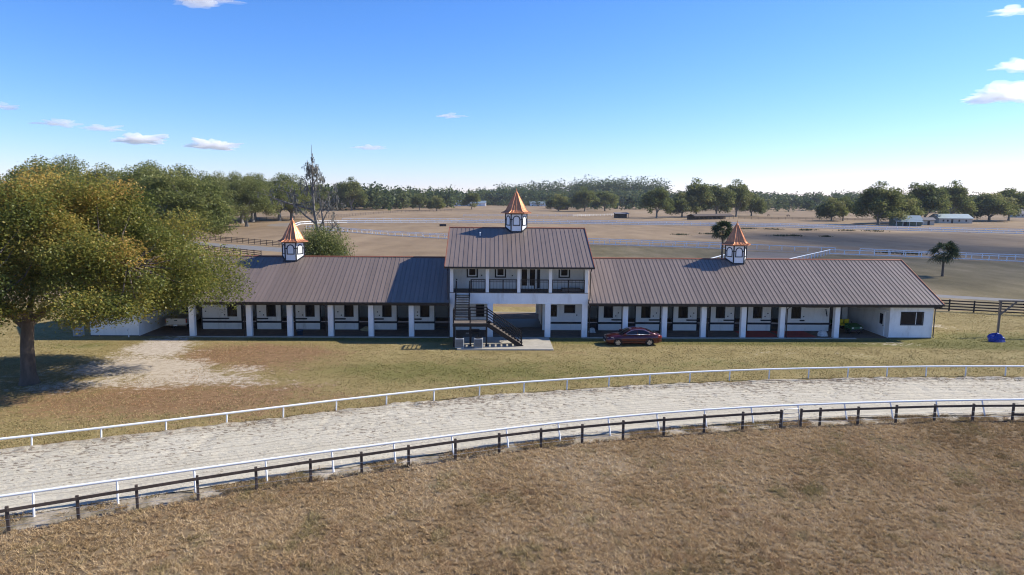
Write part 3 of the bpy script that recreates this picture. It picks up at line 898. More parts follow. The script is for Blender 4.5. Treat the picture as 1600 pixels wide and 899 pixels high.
# --- centre block
CW0, CW1 = -5.66, 6.97
cl = MB().cbox(-.26, .26, 0, .5, 0, 3.10, .02).mesh('column'); cl.materials.append(M['white'])
for a in (-5.40, -1.98, 3.30, 6.70):
    link('column', cl, ST, (a, -.10, .02)); link('column', cl, ST, (a, 12.6, .02))
MB().box(CW0, CW1, -.06, .18, 3.12, 4.10).obj('balcony_fascia', M['white'], ST)
MB().box(CW0, CW1, 12.82, 13.06, 3.12, 6.5).obj('rear_upper_wall', M['white'], ST)
MB().box(CW0, CW1, .185, 12.8, 3.9, 4.085).obj('upper_floor', M['ceiling'], ST)
MB().box(CW0, CW1, -.10, 2.59, 4.104, 4.15).obj('balcony_deck', M['wood_grey'], ST)
uc = MB().cbox(-.15, .15, 0, .24, 4.152, 6.30, .015).mesh('balcony_post'); uc.materials.append(M['trim_white'])
for a in (-5.48, -2.25, .62, 3.50, 6.80):
    link('balcony_post', uc, ST, (a, -.04, 0))
MB().box(CW0, CW1, -.02, .26, 6.302, 6.45).obj('balcony_beam', M['trim_white'], ST)
MB().box(CA0 + .06, CA1 - .06, C_EB + .05, 13.7, 6.452, 6.475).obj('ceiling', M['ceiling'], ST)
UW = 2.6
uh = [(-4.08, -3.29, 5.33, 6.12), (-1.42, -.63, 5.33, 6.12), (4.62, 5.44, 5.33, 6.12), (.86, 2.40, 4.16, 6.25)]
upw = MB().wall(CW0, CW1, 4.155, 6.45, UW, UW + .15, uh).obj('upper_wall', M['white'], ST)
for h in uh[:3]:
    wn_ = window(h[0] + .1, h[1] - .1, h[2] + .1, h[3] - .08, UW, .10, 'trim_white')
    MB().box(h[0] - .14, h[0] - .002, UW - .028, UW - .002, h[2] - .13, h[3] + .13).box(h[1] + .002, h[1] + .14, UW - .028, UW - .002, h[2] - .13, h[3] + .13).box(h[0] - .002, h[1] + .002, UW - .028, UW - .002, h[2] - .13, h[2] - .002).box(h[0] - .002, h[1] + .002, UW - .028, UW - .002, h[3] + .002, h[3] + .13).obj('outer_frame', M['navy'], wn_)
# double glazed door with dark shutters
for x0, x1 in ((.87, 1.62), (1.64, 2.39)):
    d_ = MB().wall(x0, x1, 4.17, 6.22, UW + .03, UW + .08, [(x0 + .12, x1 - .12, 4.45, 6.08)]).obj('balcony_door', M['trim_white'], ST)
    MB().box(x0 + .12, x1 - .12, UW + .05, UW + .06, 4.45, 6.08).obj('door_pane', M['glass'], d_)
    MB().lathe([(.03, 0), (.035, .03), (.01, .05)], 6, ((x1 - .06) if x0 < 1 else (x0 + .06), UW + .0, 5.1)).obj('handle', M['galv'], d_)
MB().box(.55, .82, UW - .04, UW - .002, 4.2, 6.25).obj('shutter', M['navy'], ST)
MB().box(2.45, 2.72, UW - .04, UW - .002, 4.2, 6.25).obj('shutter', M['navy'], ST)
for x in (-5.2, -2.85, .05):
    MB().box(x, x + .1, UW - .06, UW - .003, 4.95 if x < -5 else 5.35, 5.07 if x < -5 else 5.47).obj('wall_lamp', M['navy'], upw)
# end walls of the upper storey + narrow window on the right
MB().box(CW0, CW0 + .14, .25, 12.8, 4.156, 6.45).obj('end_wall', M['white'], ST)
ew = MB().box(CW1 - .14, CW1, .25, 12.8, 4.156, 6.45).obj('end_wall', M['white'], ST)
MB().box(CW1 - .165, CW1 - .142, .7, 1.15, 5.4, 6.1).obj('slot_window', M['glass'], ew)
MB().box(CW0, CW0 + .14, .25, 12.8, 3.15, 3.9).box(CW1 - .14, CW1, .25, 12.8, 3.15, 3.9).obj('lower_end_wall', M['white'], ST)
gable(CW0, CW0 + .14, 6.478, 9.45); gable(CW1 - .14, CW1, 6.478, 9.45)
MB().box(4.65, 6.35, .55, 1.35, 4.16, 4.45).obj('balcony_pallet', M['wood_grey'], ST)

# ground floor rooms either side of the breezeway
rw = MB().wall(3.32, CW1 - .01, .03, 3.10, BW, BW + .15, [(3.80, 4.46, 1.36, 2.5), (5.16, 6.22, 1.70, 2.5)]).obj('room_wall', M['white'], ST)
window(3.86, 4.40, 1.42, 2.44, BW, .06, 'navy', mull=True); window(5.22, 6.16, 1.76, 2.44, BW, .06, 'navy', mull=True)
MB().box(3.34, CW1 - .02, BW - .03, BW - .002, .65, .84).obj('band', M['navy'], rw)
MB().box(6.35, 6.43, BW - .06, BW - .003, 1.45, 1.57).obj('hook', M['navy'], rw)
lw = MB().wall(CW0 + .01, -2.0, .03, 3.10, BW, BW + .15, [(-3.35, -2.55, 1.3, 2.5)]).obj('room_wall', M['white'], ST)
window(-3.29, -2.61, 1.36, 2.44, BW, .06, 'navy')
MB().box(CW0 + .02, -2.02, BW - .03, BW - .002, .65, .84).obj('band', M['navy'], lw)
for x in (-2.0, 3.14):
    MB().box(x, x + .16, BW + .155, 9.69, .03, 3.10).obj('breezeway_wall', M['white'], ST)
MB().box(3.10, 3.137, 4.2, 5.2, .04, 2.3).obj('breezeway_door', M['navy'], ST)
MB().box(3.06, 3.32, BW - .04, BW + .14, .03, 3.1).obj('breezeway_post', M['white'], ST)
MB().box(CW0 + .02, CW1 - .02, .19, 12.8, 3.102, 3.118).obj('ceiling', M['ceiling'], ST)
MB().box(-1.82, 3.12, 4.6, 9.3, .031, .042).obj('breezeway_paving', M['rubber'], ST)
MB().cbox(-5.4, 6.6, 13.11, 13.5, 0, .06).obj('kerb', M['concrete'], ST)

# downspouts
def spout(a, zt, zb, b=-.75, out=-.1):
    MB().tube([(a, b, zt), (a, b + .1, zt - .2), (a, out, zt - .42), (a, out, zb + .15), (a, out - .1, zb + .03)], .05, 6).obj('downspout', M['dark_trim'], ST)
for a in (-24.2, -16.86, 18.1, 25.47):
    spout(a, 3.2, 0.05, out=-.13)
for a in (-5.80, 7.12):
    spout(a, 6.45, 3.5, -.8, -.2); spout(a, 3.2, .05, out=-.16)
spout(39.42, 3.2, .05, out=-.06)

# balcony railing
def railing(name, parent, p, q, h, mids, post_every=None, mat=None, bal=0):
    """top rail p->q at foot height, posts and horizontal bars"""
    mat = mat or M['steel']
    p = Vector(p); q = Vector(q); up = Vector((0, 0, h))
    ro = MB().beam(p + up, q + up, .08, .085).obj(name, mat, parent)
    for m_ in mids:
        MB().beam(p + up * m_, q + up * m_, .04, .05).obj('bar', mat, ro)
    n = max(1, round((q - p).length / (post_every or 1.6)))
    for i in range(n + 1):
        c = p.lerp(q, i / n)
        MB().box(c.x - .05, c.x + .05, c.y - .05, c.y + .05, c.z, c.z + h + .03).obj('post', mat, ro)
    for i in range(bal):
        c = p.lerp(q, (i + .5) / bal)
        MB().box(c.x - .01, c.x + .01, c.y - .01, c.y + .01, c.z + .12, c.z + h).obj('baluster', mat, ro)
    return ro
seg = [(-3.72, -2.42), (-2.08, .45), (.79, 3.33), (3.67, 6.63)]
for s0, s1 in seg:
    railing('balcony_railing', ST, (s0, .05, 4.15), (s1, .05, 4.15), 1.16, (.84, .12), 1.3, bal=9)

# ------------------------------------------------------------------ steel stair in front of the centre
cosr, sinr = math.cos(.030), math.sin(.030)
def W(a, b, z=0.0):
    """stable-local to world"""
    return (a * cosr - b * sinr, 61.6 + a * sinr + b * cosr, z)
SS = thing('steel_staircase', 'dark steel outside staircase with landing, climbing to the balcony', 'staircase', W(-3.6, -3.4), .030)
def sl(a, b, z): return (a + 3.6, b + 3.4, z)
la0, la1, lb0, lb1, lz = -5.12, -2.22, -4.25, -2.62, 2.10
MB().box(la0 + 3.6, la1 + 3.6, lb0 + 3.4, lb1 + 3.4, lz - .06, lz).obj('landing', M['wood_grey'], SS)
fr = MB()
for p, q in (((la0, lb0), (la1, lb0)), ((la0, lb1), (la1, lb1)), ((la0, lb0), (la0, lb1)), ((la1, lb0), (la1, lb1))):
    fr.beam(sl(*p, lz - .185), sl(*q, lz - .185), .08, .24)
fr.obj('landing_frame', M['steel'], SS)
for a in (la0 + .06, -3.66, la1 - .06):
    for b in (lb0 + .06, lb1 - .06):
        x, y, _ = sl(a, b, 0)
        MB().box(x - .065, x + .065, y - .065, y + .065, .0, lz - .07).obj('leg', M['steel'], SS)
railing('railing', SS, sl(la0 + .03, lb0 + .03, lz), sl(la1 - .03, lb0 + .03, lz), 1.12, (.75, .5, .25), 1.45)
railing('railing', SS, sl(la0 + .03, lb0 + .1, lz), sl(la0 + .03, lb1 - .03, lz), 1.12, (.75, .5, .25), 1.6)
railing('railing', SS, sl(-3.75, lb1 - .03, lz), sl(la1 - .03, lb1 - .03, lz), 1.12, (.75, .5, .25), 1.5)
nst = 11
f0 = (la1, lz); f1 = (.62, .12)
for k in range(1, nst):
    t = k / nst
    a = f0[0] + (f1[0] - f0[0]) * t; z = f0[1] + (f1[1] - f0[1]) * t
    x, y, _ = sl(a, 0, 0)
    MB().box(x - .02, x + .27, lb0 + 3.44, -3.07 + 3.4, z - .045, z).obj('tread', M['wood_grey'], SS)
for b in (lb0 + .03, -3.05):
    MB().beam(sl(f0[0], b, f0[1] - .12), sl(f1[0] + .2, b, f1[1] - .14 + .02), .06, .34).obj('stringer', M['steel'], SS)
    railing('railing', SS, sl(f0[0], b, f0[1] + .02), sl(f1[0] + .12, b, f1[1]), 1.05, (.78, .55, .32), 2.9)
u0 = (lb1, lz); u1 = (-.12, 4.13)
for k in range(1, nst):
    t = k / nst
    b = u0[0] + (u1[0] - u0[0]) * t; z = u0[1] + (u1[1] - u0[1]) * t
    x0, y, _ = sl(-5.02, b, 0)
    MB().box(x0, x0 + 1.14, y - .02, y + .25, z - .045, z).obj('tread', M['wood_grey'], SS)
for a in (-5.06, -3.84):
    MB().beam(sl(a, u0[0], u0[1] - .1), sl(a, u1[0], u1[1] - .1), .06, .34).obj('stringer', M['steel'], SS)
    railing('railing', SS, sl(a, u0[0], u0[1]), sl(a, u1[0] + .1, u1[1] + .05), 1.0, (.5,), 2.9)

slab = MB().cbox(-4.75, 3.4, -5.4, -.42, -.05, .11, .03)
so = slab.obj('patio_slab', M['concrete'], None)
so.location = (0, 61.6, 0); so.rotation_euler = (0, 0, .030)
tag(so, kind='structure')

# ------------------------------------------------------------------ things around the stable
M['ac_grey'] = simple('ac_cabinet', (.34, .345, .34), .5, .05, 3)
def ac_unit(a, b, label):
    t = thing('air_conditioner', label, 'air conditioner', W(a, b, .11), .030, None)
    MB().cbox(-.38, .38, -.38, .38, 0, .82, .04).obj('cabinet', M['ac_grey'], t)
    for k in range(9):
        z = .1 + k * .072
        MB().box(-.33, .33, -.392, -.382, z, z + .03).obj('louvre', M['steel'], t)
    MB().lathe([(.30, .822), (.31, .85), (.27, .856), (.05, .86)], 16).obj('fan_guard', M['steel'], t)
ac_unit(-4.55, -4.68, 'grey air conditioner under the stair landing, nearer its left corner')
ac_unit(-2.95, -4.72, 'grey air conditioner under the stair landing, near the foot of the slope')
t = thing('barbecue_grill', 'small black barbecue grill under the stair landing behind the air conditioners', 'grill', W(-3.35, -2.6, .11), .03)
MB().prismx([(-.25, .75), (.25, .75), (.27, .95), (.15, 1.15), (-.15, 1.15), (-.27, .95)], -.45, .45).obj('lid', M['navy'], t)
for sx in (-.38, .38):
    for sy in (-.2, .2):
        MB().box(sx - .025, sx + .025, sy - .025, sy + .025, 0, .75).obj('leg', M['steel'], t)
MB().box(-.75, -.46, -.22, .22, .76, .79).obj('side_shelf', M['galv'], t)

def lumps(n, rx, ry, rz, seed, jag=.25, nu=16, nv=9):
    r_ = random.Random(seed); b = MB(); vs = []
    ph = [r_.uniform(0, 6.28) for _ in range(8)]
    for j in range(nv):
        v = j / (nv - 1) * math.pi / 2
        for i in range(nu):
            u = 2 * math.pi * i / nu
            k = 1 + jag * (math.sin(3 * u + ph[0]) * .4 + math.sin(5 * u + ph[1] + 2 * v) * .35 + math.sin(4 * v + ph[2] + 2 * u) * .35) + r_.uniform(-.06, .06)
            vs.append((rx * k * math.cos(u) * math.cos(v) ** .6, ry * k * math.sin(u) * math.cos(v) ** .6, rz * (1 + jag * .6 * math.sin(3 * u + ph[3])) * math.sin(v)))
    fs = [(j * nu + i, j * nu + (i + 1) % nu, (j + 1) * nu + (i + 1) % nu, (j + 1) * nu + i) for j in range(nv - 1) for i in range(nu)]
    return b.add(vs, fs)
M['tarp'] = simple('blue_tarp', (.020, .045, .27), .45, .15, 5, bmp=.5, bscale=6)
o = lumps(1, .74, .5, .68, 5, .34, 11, 6).obj('tarp_heap', M['tarp'], None)
o.location = (44.6, 61.7, 0)
tag(o, 'crumpled blue tarp heap on the grass at the foot of the timber post', 'tarp')
t = thing('timber_frame', 'weathered timber post with diagonal brace and top beam at the right edge', 'post frame', (46.35, 64.0, 0), -.05)
MB().cbox(-.085, .085, -.085, .085, -.1, 3.35, .02).obj('post', M['wood_grey'], t)
MB().cbox(5.22, 5.4, -.085, .085, -.1, 3.35, .02).obj('post', M['wood_grey'], t)
MB().beam((-.2, 0, 3.43), (5.7, 0, 3.43), .1, .14).obj('top_beam', M['wood_grey'], t)
MB().beam((.08, .0, 2.15), (1.45, .0, 3.34), .1, .12).obj('brace', M['wood_grey'], t)
MB().beam((5.22, .0, 2.15), (3.85, .0, 3.34), .1, .12).obj('brace', M['wood_grey'], t)

M['blue_plastic'] = simple('blue_plastic', (.02, .06, .12), .4, .1, 3)
t = thing('feed_tub', 'dark blue feed tub beside a column under the left wing', 'tub', W(-19.5, .75, .03), 0)
MB().lathe([(.26, 0), (.32, .38), (.35, .42), (.33, .42), (.28, .1), (.02, .08)], 14).obj('tub', M['blue_plastic'], t, True)
MB().lathe([(.33, .43), (.36, .43), (.36, .47), (.33, .47)], 14).obj('rim', M['blue_plastic'], t, True)
M['sack'] = simple('white_sack', (.62, .61, .57), .7, .15, 5)
o = lumps(1, .48, .36, .5, 12, .2).obj('feed_sack', M['sack'], None)
o.location = W(29.4, .9, .032); tag(o, 'crumpled white feed sack on the aisle floor near the right open bay', 'sack')
o = lumps(1, .35, .28, .42, 19, .2).obj('feed_sack', M['sack'], None)
o.location = W(7.75, 2.2, .032); tag(o, 'white feed sack at the first stall door right of the centre', 'sack')
o = lumps(1, .42, .3, .36, 29, .3).obj('hay_heap', simple('loose_hay', (.30, .25, .14), .9, .2, 8), None)
o.location = W(-13.8, 2.7, .032); tag(o, 'small loose heap of hay at a left wing stall door', 'hay')
t = thing('utility_box', 'grey utility box at the left end of the white garage wall', 'box', W(-39.0, -.1, 0), .03)
MB().cbox(-.35, .35, -.3, .3, .05, .9, .03).obj('cabinet', M['ac_grey'], t)
MB().box(-.38, .38, -.33, .33, .9, .94).obj('lid', M['navy'], t)
t = thing('standpipe', 'white standpipe at the corner of the left garage wall', 'standpipe', W(-34.4, -.45, 0), 0)
MB().tube([(0, 0, -.1), (0, 0, .78), (.0, -.05, .84)], .05, 8).obj('pipe', M['rail_white'], t, True)
MB().tube([(0, 0, .7), (0, -.12, .68), (0, -.16, .6)], .025, 6).obj('tap', M['galv'], t, True)

# ------------------------------------------------------------------ vehicles
def car_paint(name, c):
    m, nt, out = nodes(name)
    principled(nt, out, c, .25, .45, .5, None, .8)
    return m
M['maroon'] = car_paint('maroon_paint', (.085, .010, .014))
M['silver'] = simple('silver_paint', (.55, .53, .48), .35, .04, 2, metallic=.3)
M['tyre'] = simple('tyre', (.018, .018, .018), .8, .1, 5)
M['alloy'] = simple('alloy', (.62, .62, .62), .3, .05, 5, metallic=.8)
M['chrome'] = simple('chrome', (.75, .75, .76), .15, .02, 5, metallic=1.0)
M['headlamp'] = simple('headlamp', (.75, .74, .70), .12, .03, 5, spec=.6)
M['tail'] = simple('tail_lamp', (.42, .035, .02), .2, .05, 5, spec=.6)
M['car_glass'] = glass_mat('car_glass', (.010, .013, .020), .05, .5)

def wheel(parent, x, y, r_, w, spokes=8):
    """axle along y"""
    ty = MB()
    prof = [(r_ * .66, -w / 2 + .01), (r_ * .93, -w / 2), (r_, -w / 2 + .035), (r_, w / 2 - .035), (r_ * .93, w / 2), (r_ * .66, w / 2 - .01)]
    n = 24; vs = []
    for pr, py in prof:
        for k in range(n):
            t = 2 * math.pi * k / n
            vs.append((pr * math.cos(t), py, pr * math.sin(t)))
    fs = [(i * n + k, (i + 1) * n + k, (i + 1) * n + (k + 1) % n, i * n + (k + 1) % n) for i in range(5) for k in range(n)]
    wo = ty.add(vs, fs).obj('wheel', M['tyre'], parent, False, (x, y, r_))
    sgn = -1 if y < 0 else 1
    rm = MB()
    yo = sgn * (w / 2 - .03)
    for k in range(n):
        t0, t1 = 2 * math.pi * k / n, 2 * math.pi * (k + 1) / n
        for ra, rb in ((r_ * .58, r_ * .68),):
            rm.add([(ra * math.cos(t0), yo, ra * math.sin(t0)), (rb * math.cos(t0), yo, rb * math.sin(t0)), (rb * math.cos(t1), yo, rb * math.sin(t1)), (ra * math.cos(t1), yo, ra * math.sin(t1))], [(0, 1, 2, 3)])
    for k in range(spokes):
        t = 2 * math.pi * k / spokes
        rm.beam((.03 * math.cos(t), yo, .03 * math.sin(t)), (r_ * .64 * math.cos(t), yo, r_ * .64 * math.sin(t)), .05, .075, (0, 1, 0))
    rm.obj('rim', M['alloy'], wo)
    MB().add([(r_ * .6 * math.cos(2 * math.pi * k / n), yo - sgn * .06, r_ * .6 * math.sin(2 * math.pi * k / n)) for k in range(n)], [tuple(range(n))]).obj('hub', M['tyre'], wo)
    return wo

def loft(sections):
    """sections: list of rings (equal length) of 3d points"""
    b = MB(); n = len(sections[0])
    vs = [p for s_ in sections for p in s_]
    fs = [(i * n + k, i * n + (k + 1) % n, (i + 1) * n + (k + 1) % n, (i + 1) * n + k) for i in range(len(sections) - 1) for k in range(n)]
    fs.append(tuple(range(n - 1, -1, -1))); fs.append(tuple((len(sections) - 1) * n + k for k in range(n)))
    return b.add(vs, fs)

def sedan():
    t = thing('parked_car', 'dark red sedan parked on the grass in front of the right wing', 'car', W(10.55, -2.75, 0.0), .030 + .03)
    # x forward is -x (nose to the left).  stations: x, hood/deck height, half width, floor
    S = [(-2.42, .60, .62, .32), (-2.36, .70, .74, .24), (-2.15, .78, .84, .20), (-1.75, .86, .89, .20), (-1.2, .93, .905, .20), (-.75, .97, .91, .20), (0, .96, .915, .20), (.8, .97, .91, .20), (1.35, 1.00, .90, .20), (1.85, 1.01, .88, .22), (2.2, .99, .84, .26), (2.38, .90, .76, .30), (2.44, .72, .68, .36)]
    secs = []
    for x, z, w, f in S:
        hw = w
        secs.append([(x, -hw * .9, f), (x, -hw * .99, f + .12), (x, -hw, (f + z) / 2 + .06), (x, -hw * .965, z - .10), (x, -hw * .88, z - .015), (x, -hw * .5, z + .035), (x, 0, z + .05),
                     (x, hw * .5, z + .035), (x, hw * .88, z - .015), (x, hw * .965, z - .10), (x, hw, (f + z) / 2 + .06), (x, hw * .99, f + .12), (x, hw * .9, f)])
    body = loft(secs).obj('body', M['maroon'], t, True)
    # greenhouse
    Gs = [(-1.05, .99, .76, .985), (-.62, 1.20, .70, .99), (-.22, 1.385, .635, .99), (.2, 1.45, .61, .99), (.75, 1.445, .61, .99), (1.2, 1.36, .62, 1.0), (1.6, 1.19, .67, 1.01), (1.98, 1.03, .72, 1.02)]
    secs = []
    for x, zt, wt, zb in Gs:
        k = max(0, (zt - .99) / .46)
        wb = .83
        secs.append([(x, -wb, zb - .08), (x, -(wb * (1 - .75) + wt * .75) if k > .5 else -(wb + wt) / 2, zb + (zt - zb) * .72), (x, -wt * .93, zt - .02), (x, -wt * .55, zt + .02), (x, 0, zt + .03), (x, wt * .55, zt + .02), (x, wt * .93, zt - .02), (x, (wb * .25 + wt * .75) if k > .5 else (wb + wt) / 2, zb + (zt - zb) * .72), (x, wb, zb - .08)])
    cabin = loft(secs).obj('cabin', M['maroon'], t, True)
    # glass: windscreen, rear screen, side windows
    def sheet(ps, name, mat, off=.0):
        return MB().add(ps, [tuple(range(len(ps)))]).obj(name, mat, t)
    MB().add([(-1.13, -.70, 1.035), (-.30, -.57, 1.40), (-.33, 0, 1.445), (-.30, .57, 1.40), (-1.13, .70, 1.035), (-1.17, 0, 1.05)], [(0, 1, 2, 5), (5, 2, 3, 4)]).obj('windscreen', M['car_glass'], t)
    MB().add([(1.22, -.56, 1.405), (1.93, -.66, 1.10), (1.97, 0, 1.115), (1.93, .66, 1.10), (1.22, .56, 1.405), (1.2, 0, 1.45)], [(0, 1, 2, 5), (5, 2, 3, 4)]).obj('rear_window', M['car_glass'], t)
    for sy in (-1, 1):
        yb, yt = sy * .852, sy * .668
        for ps in ([(-.80, 1.02), (-.18, 1.33), (.22, 1.385), (.26, 1.02)], [(.34, 1.02), (.30, 1.388), (.85, 1.375), (1.30, 1.20), (1.30, 1.05)]):
            MB().add([(x, yb + (yt - yb) * (z - 1.0) / .4, z) for x, z in ps], [tuple(range(len(ps))) if sy < 0 else tuple(range(len(ps) - 1, -1, -1))]).obj('side_window', M['car_glass'], t)
        ol = [(-.92, 1.0), (-.22, 1.36), (.25, 1.415), (.88, 1.40), (1.40, 1.20), (1.42, 1.02)]
        MB().tube([(x, yb + (yt - yb) * (z - 1.0) / .4 + sy * .006, z) for x, z in ol] + [(-.92, yb + sy * .006, 1.0)], .014, 5).obj('window_trim', M['chrome'], t, True)
        MB().add([(-2.30, sy * .60, .66), (-1.78, sy * .893, .72), (-1.86, sy * .88, .80), (-2.33, sy * .58, .74)], [(0, 1, 2, 3) if sy < 0 else (3, 2, 1, 0)]).obj('headlight', M['headlamp'], t)
        MB().prismx([(0, 0), (.0, .13), (.10, .15), (.10, .02)], -.16, .06).obj('mirror', M['maroon'], t, False, (-.78, sy * .93 - (.10 if sy < 0 else 0), .98))
        MB().cbox(2.10, 2.43, min(sy * .70, sy * .85), max(sy * .70, sy * .85), .72, .90, .03).obj('tail_light', M['tail'], t)
        MB().beam((-1.05, sy * .917, .42), (1.0, sy * .917, .42), .02, .035).obj('rocker_trim', M['tyre'], t)
        for x in (-.35, .62):
            MB().box(x + .3, x + .5, min(sy * .90, sy * .93), max(sy * .90, sy * .93), .80, .83).obj('door_handle', M['maroon'], t)
        for x in (.30,):
            MB().box(x - .006, x + .006, min(sy * .90, sy * .918), max(sy * .90, sy * .918), .32, .98).obj('door_gap', M['tyre'], t)
        # dark lips put in for the shadow inside the wheel arches
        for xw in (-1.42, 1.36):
            MB().tube([(xw + .37 * math.cos(a_), sy * .905, .335 + .37 * math.sin(a_)) for a_ in np.linspace(-.1, math.pi + .1, 13)], .028, 5).obj('wheel_arch_shadow', M['tyre'], t, True)
            wheel(t, xw, sy * .80, .335, .235, 8)
    MB().cbox(-2.47, -2.38, -.5, .5, .42, .62, .02).obj('grille', M['navy'], t)
    MB().box(-2.452, -2.444, -.26, .26, .3, .4).obj('number_plate', M['trim_white'], t)
    MB().cbox(2.25, 2.47, -.72, .72, .36, .62, .05).obj('bumper', M['maroon'], t)
    return t
sedan()

def pickup():
    t = thing('pickup_truck', 'pale silver pickup truck parked inside the left open bay, tail outward', 'truck', W(-31.55, 5.3, .028), .03)
    # y axis: rear at -2.7
    MB().cbox(-.96, .96, -2.65, .1, .55, 1.12, .06).obj('bed', M['silver'], t)
    tg = MB().cbox(-.90, .90, -2.74, -2.65, .60, 1.14, .02).obj('tailgate', M['silver'], t)
    MB().box(-.13, .13, -2.765, -2.742, .92, 1.0).obj('tailgate_handle', M['navy'], tg)
    MB().cbox(-.98, .98, -2.86, -2.70, .44, .60, .03).obj('rear_bumper', M['chrome'], t)
    MB().box(-.17, .17, -2.875, -2.862, .46, .57).obj('number_plate', M['trim_white'], t)
    for sx in (-1, 1):
        MB().cbox(min(sx * .84, sx * .97), max(sx * .84, sx * .97), -2.72, -2.60, .72, 1.08, .01).obj('tail_light', M['tail'], t)
    secs = []
    for y, zt, w in ((.1, 1.80, .72), (.35, 1.88, .74), (1.5, 1.86, .74), (2.1, 1.35, .84), (2.2, 1.15, .92)):
        secs.append([(-.95, y, .55), (-.95, y, 1.12), (-w, y, zt - .06), (-w * .8, y, zt), (w * .8, y, zt), (w, y, zt - .06), (.95, y, 1.12), (.95, y, .55)])
    MB.obj(loft([[p for p in s_] for s_ in secs]), 'cab', M['silver'], t)
    MB().box(-.68, .68, .07, .095, 1.2, 1.74).obj('rear_window', M['car_glass'], t)
    MB().cbox(-.94, .94, 2.2, 3.0, .5, 1.14, .08).obj('hood', M['silver'], t)
    for sx in (-.80, .80):
        for y in (-1.6, 2.2):
            w_ = wheel(t, 0, sx, .38, .26, 6)
            w_.location = (sx, y, .38); w_.rotation_euler = (0, 0, math.pi / 2 if sx < 0 else math.pi / 2)
    return t
pickup()

M['jd_green'] = simple('utility_green', (.015, .11, .035), .4, .1, 4)
M['jd_yellow'] = simple('utility_yellow', (.60, .47, .02), .45, .08, 4)
def utility():
    t = thing('utility_vehicle', 'green utility vehicle with yellow seats inside the right open bay', 'utility vehicle', W(32.75, 3.0, .03), .03 + .22)
    MB().prismx([(-1.45, .38), (-1.42, .72), (-.7, .95), (-.55, .95), (-.5, .38)], -.62, .62).obj('hood', M['jd_green'], t)
    MB().cbox(-.66, .66, -1.52, -1.42, .32, .5, .02).obj('bumper', M['navy'], t)
    for sx in (-1, 1):
        MB().box(min(sx * .34, sx * .56), max(sx * .34, sx * .56), -1.445, -1.425, .58, .70).obj('headlight', M['headlamp'], t)
        MB().prismx([(-1.4, .62), (-1.1, .78), (-.72, .78), (-.6, .6), (-.7, .66), (-1.3, .58)], min(sx * .6, sx * .78), max(sx * .6, sx * .78)).obj('fender', M['jd_green'], t)
        s_ = MB().cbox(sx * .33 - .25, sx * .33 + .25, -.1, .35, .62, .78, .04).cbox(sx * .33 - .25, sx * .33 + .25, .3, .42, .78, 1.18, .03)
        s_.obj('seat', M['jd_yellow'], t)
    MB().box(-.6, .6, -.55, .5, .36, .42).obj('floor', M['navy'], t)
    MB().box(-.6, .6, -.1, .45, .42, .62).obj('seat_base', M['navy'], t)
    MB().cbox(-.7, .7, .55, 1.6, .62, 1.0, .03).obj('cargo_bed', M['jd_green'], t)
    MB().tube([(.3, -.45, .9), (.3, -.25, 1.05)], .02, 6).obj('steering_column', M['navy'], t)
    for sx in (-.6, .6):
        for y, r_ in ((-1.05, .29), (1.05, .31)):
            w_ = wheel(t, 0, sx, r_, .24, 5)
            w_.location = (sx * 1.05, y, r_); w_.rotation_euler = (0, 0, math.pi / 2)
utility()

# ------------------------------------------------------------------ far farm buildings
M['teal_roof'] = simple('pale_metal_roof', (.27, .33, .35), .5, .06, .5, metallic=.3)
M['green_wall'] = simple('green_siding', (.10, .15, .12), .7, .08, .8)
M['cream'] = simple('cream_siding', (.48, .46, .39), .7, .05, .6)
M['grey_roof'] = simple('grey_shingle', (.17, .16, .165), .8, .08, .6)
def house(name, label, cat, x, y, rz, w, d, h, rise, wall_m, roof_m, wins=(), door=None, porch=0, over=.5):
    t = thing(name, label, cat, (x, y, 0), rz)
    MB().wall(-w / 2, w / 2, 0, h, -d / 2, -d / 2 + .15, [(a - .5, a + .5, .9, 2.1) for a in wins] + ([(door - .6, door + .6, 0.02, 2.2)] if door is not None else [])).obj('wall', wall_m, t)
    MB().box(-w / 2, w / 2, d / 2 - .15, d / 2, 0, h).box(-w / 2, -w / 2 + .15, -d / 2 + .155, d / 2 - .155, 0, h).box(w / 2 - .15, w / 2, -d / 2 + .155, d / 2 - .155, 0, h).obj('wall', wall_m, t)
    for s_ in (-1, 1):
        MB().prismx([(-d / 2, h), (d / 2, h), (0, h + rise - .15)], s_ * w / 2 - (.15 if s_ > 0 else 0), s_ * w / 2 + (0 if s_ > 0 else .15)).obj('gable', wall_m, t)
    sl_ = rise / (d / 2)
    e = over
    MB().prismx([(-d / 2 - e, h - e * sl_), (0, h + rise), (d / 2 + e, h - e * sl_), (d / 2 + e, h - e * sl_ + .18), (0, h + rise + .18), (-d / 2 - e, h - e * sl_ + .18)], -w / 2 - e, w / 2 + e).obj('roof', roof_m, t)
    for a in wins:
        wo = MB().box(a - .5, a + .5, -d / 2 + .06, -d / 2 + .09, .9, 2.1).obj('window', M['glass'], t)
        MB().box(a - .58, a + .58, -d / 2 - .03, -d / 2 - .002, 2.1, 2.2).box(a - .58, a + .58, -d / 2 - .03, -d / 2 - .002, .8, .9).obj('window_trim', M['trim_white'], wo)
    if door is not None:
        MB().box(door - .6, door + .6, -d / 2 + .05, -d / 2 + .1, .02, 2.2).obj('door', M['navy'], t)
    if porch:
        MB().prismx([(-d / 2 - porch, h - .9), (-d / 2, h - .1), (-d / 2, h + .02), (-d / 2 - porch, h - .78)], -w / 2, w / 2).obj('porch_roof', roof_m, t)
        for k in range(5):
            a = -w / 2 + .2 + k * (w - .4) / 4
            MB().box(a - .07, a + .07, -d / 2 - porch + .05, -d / 2 - porch + .19, 0, h - .88).obj('porch_post', M['trim_white'], t)
    return t
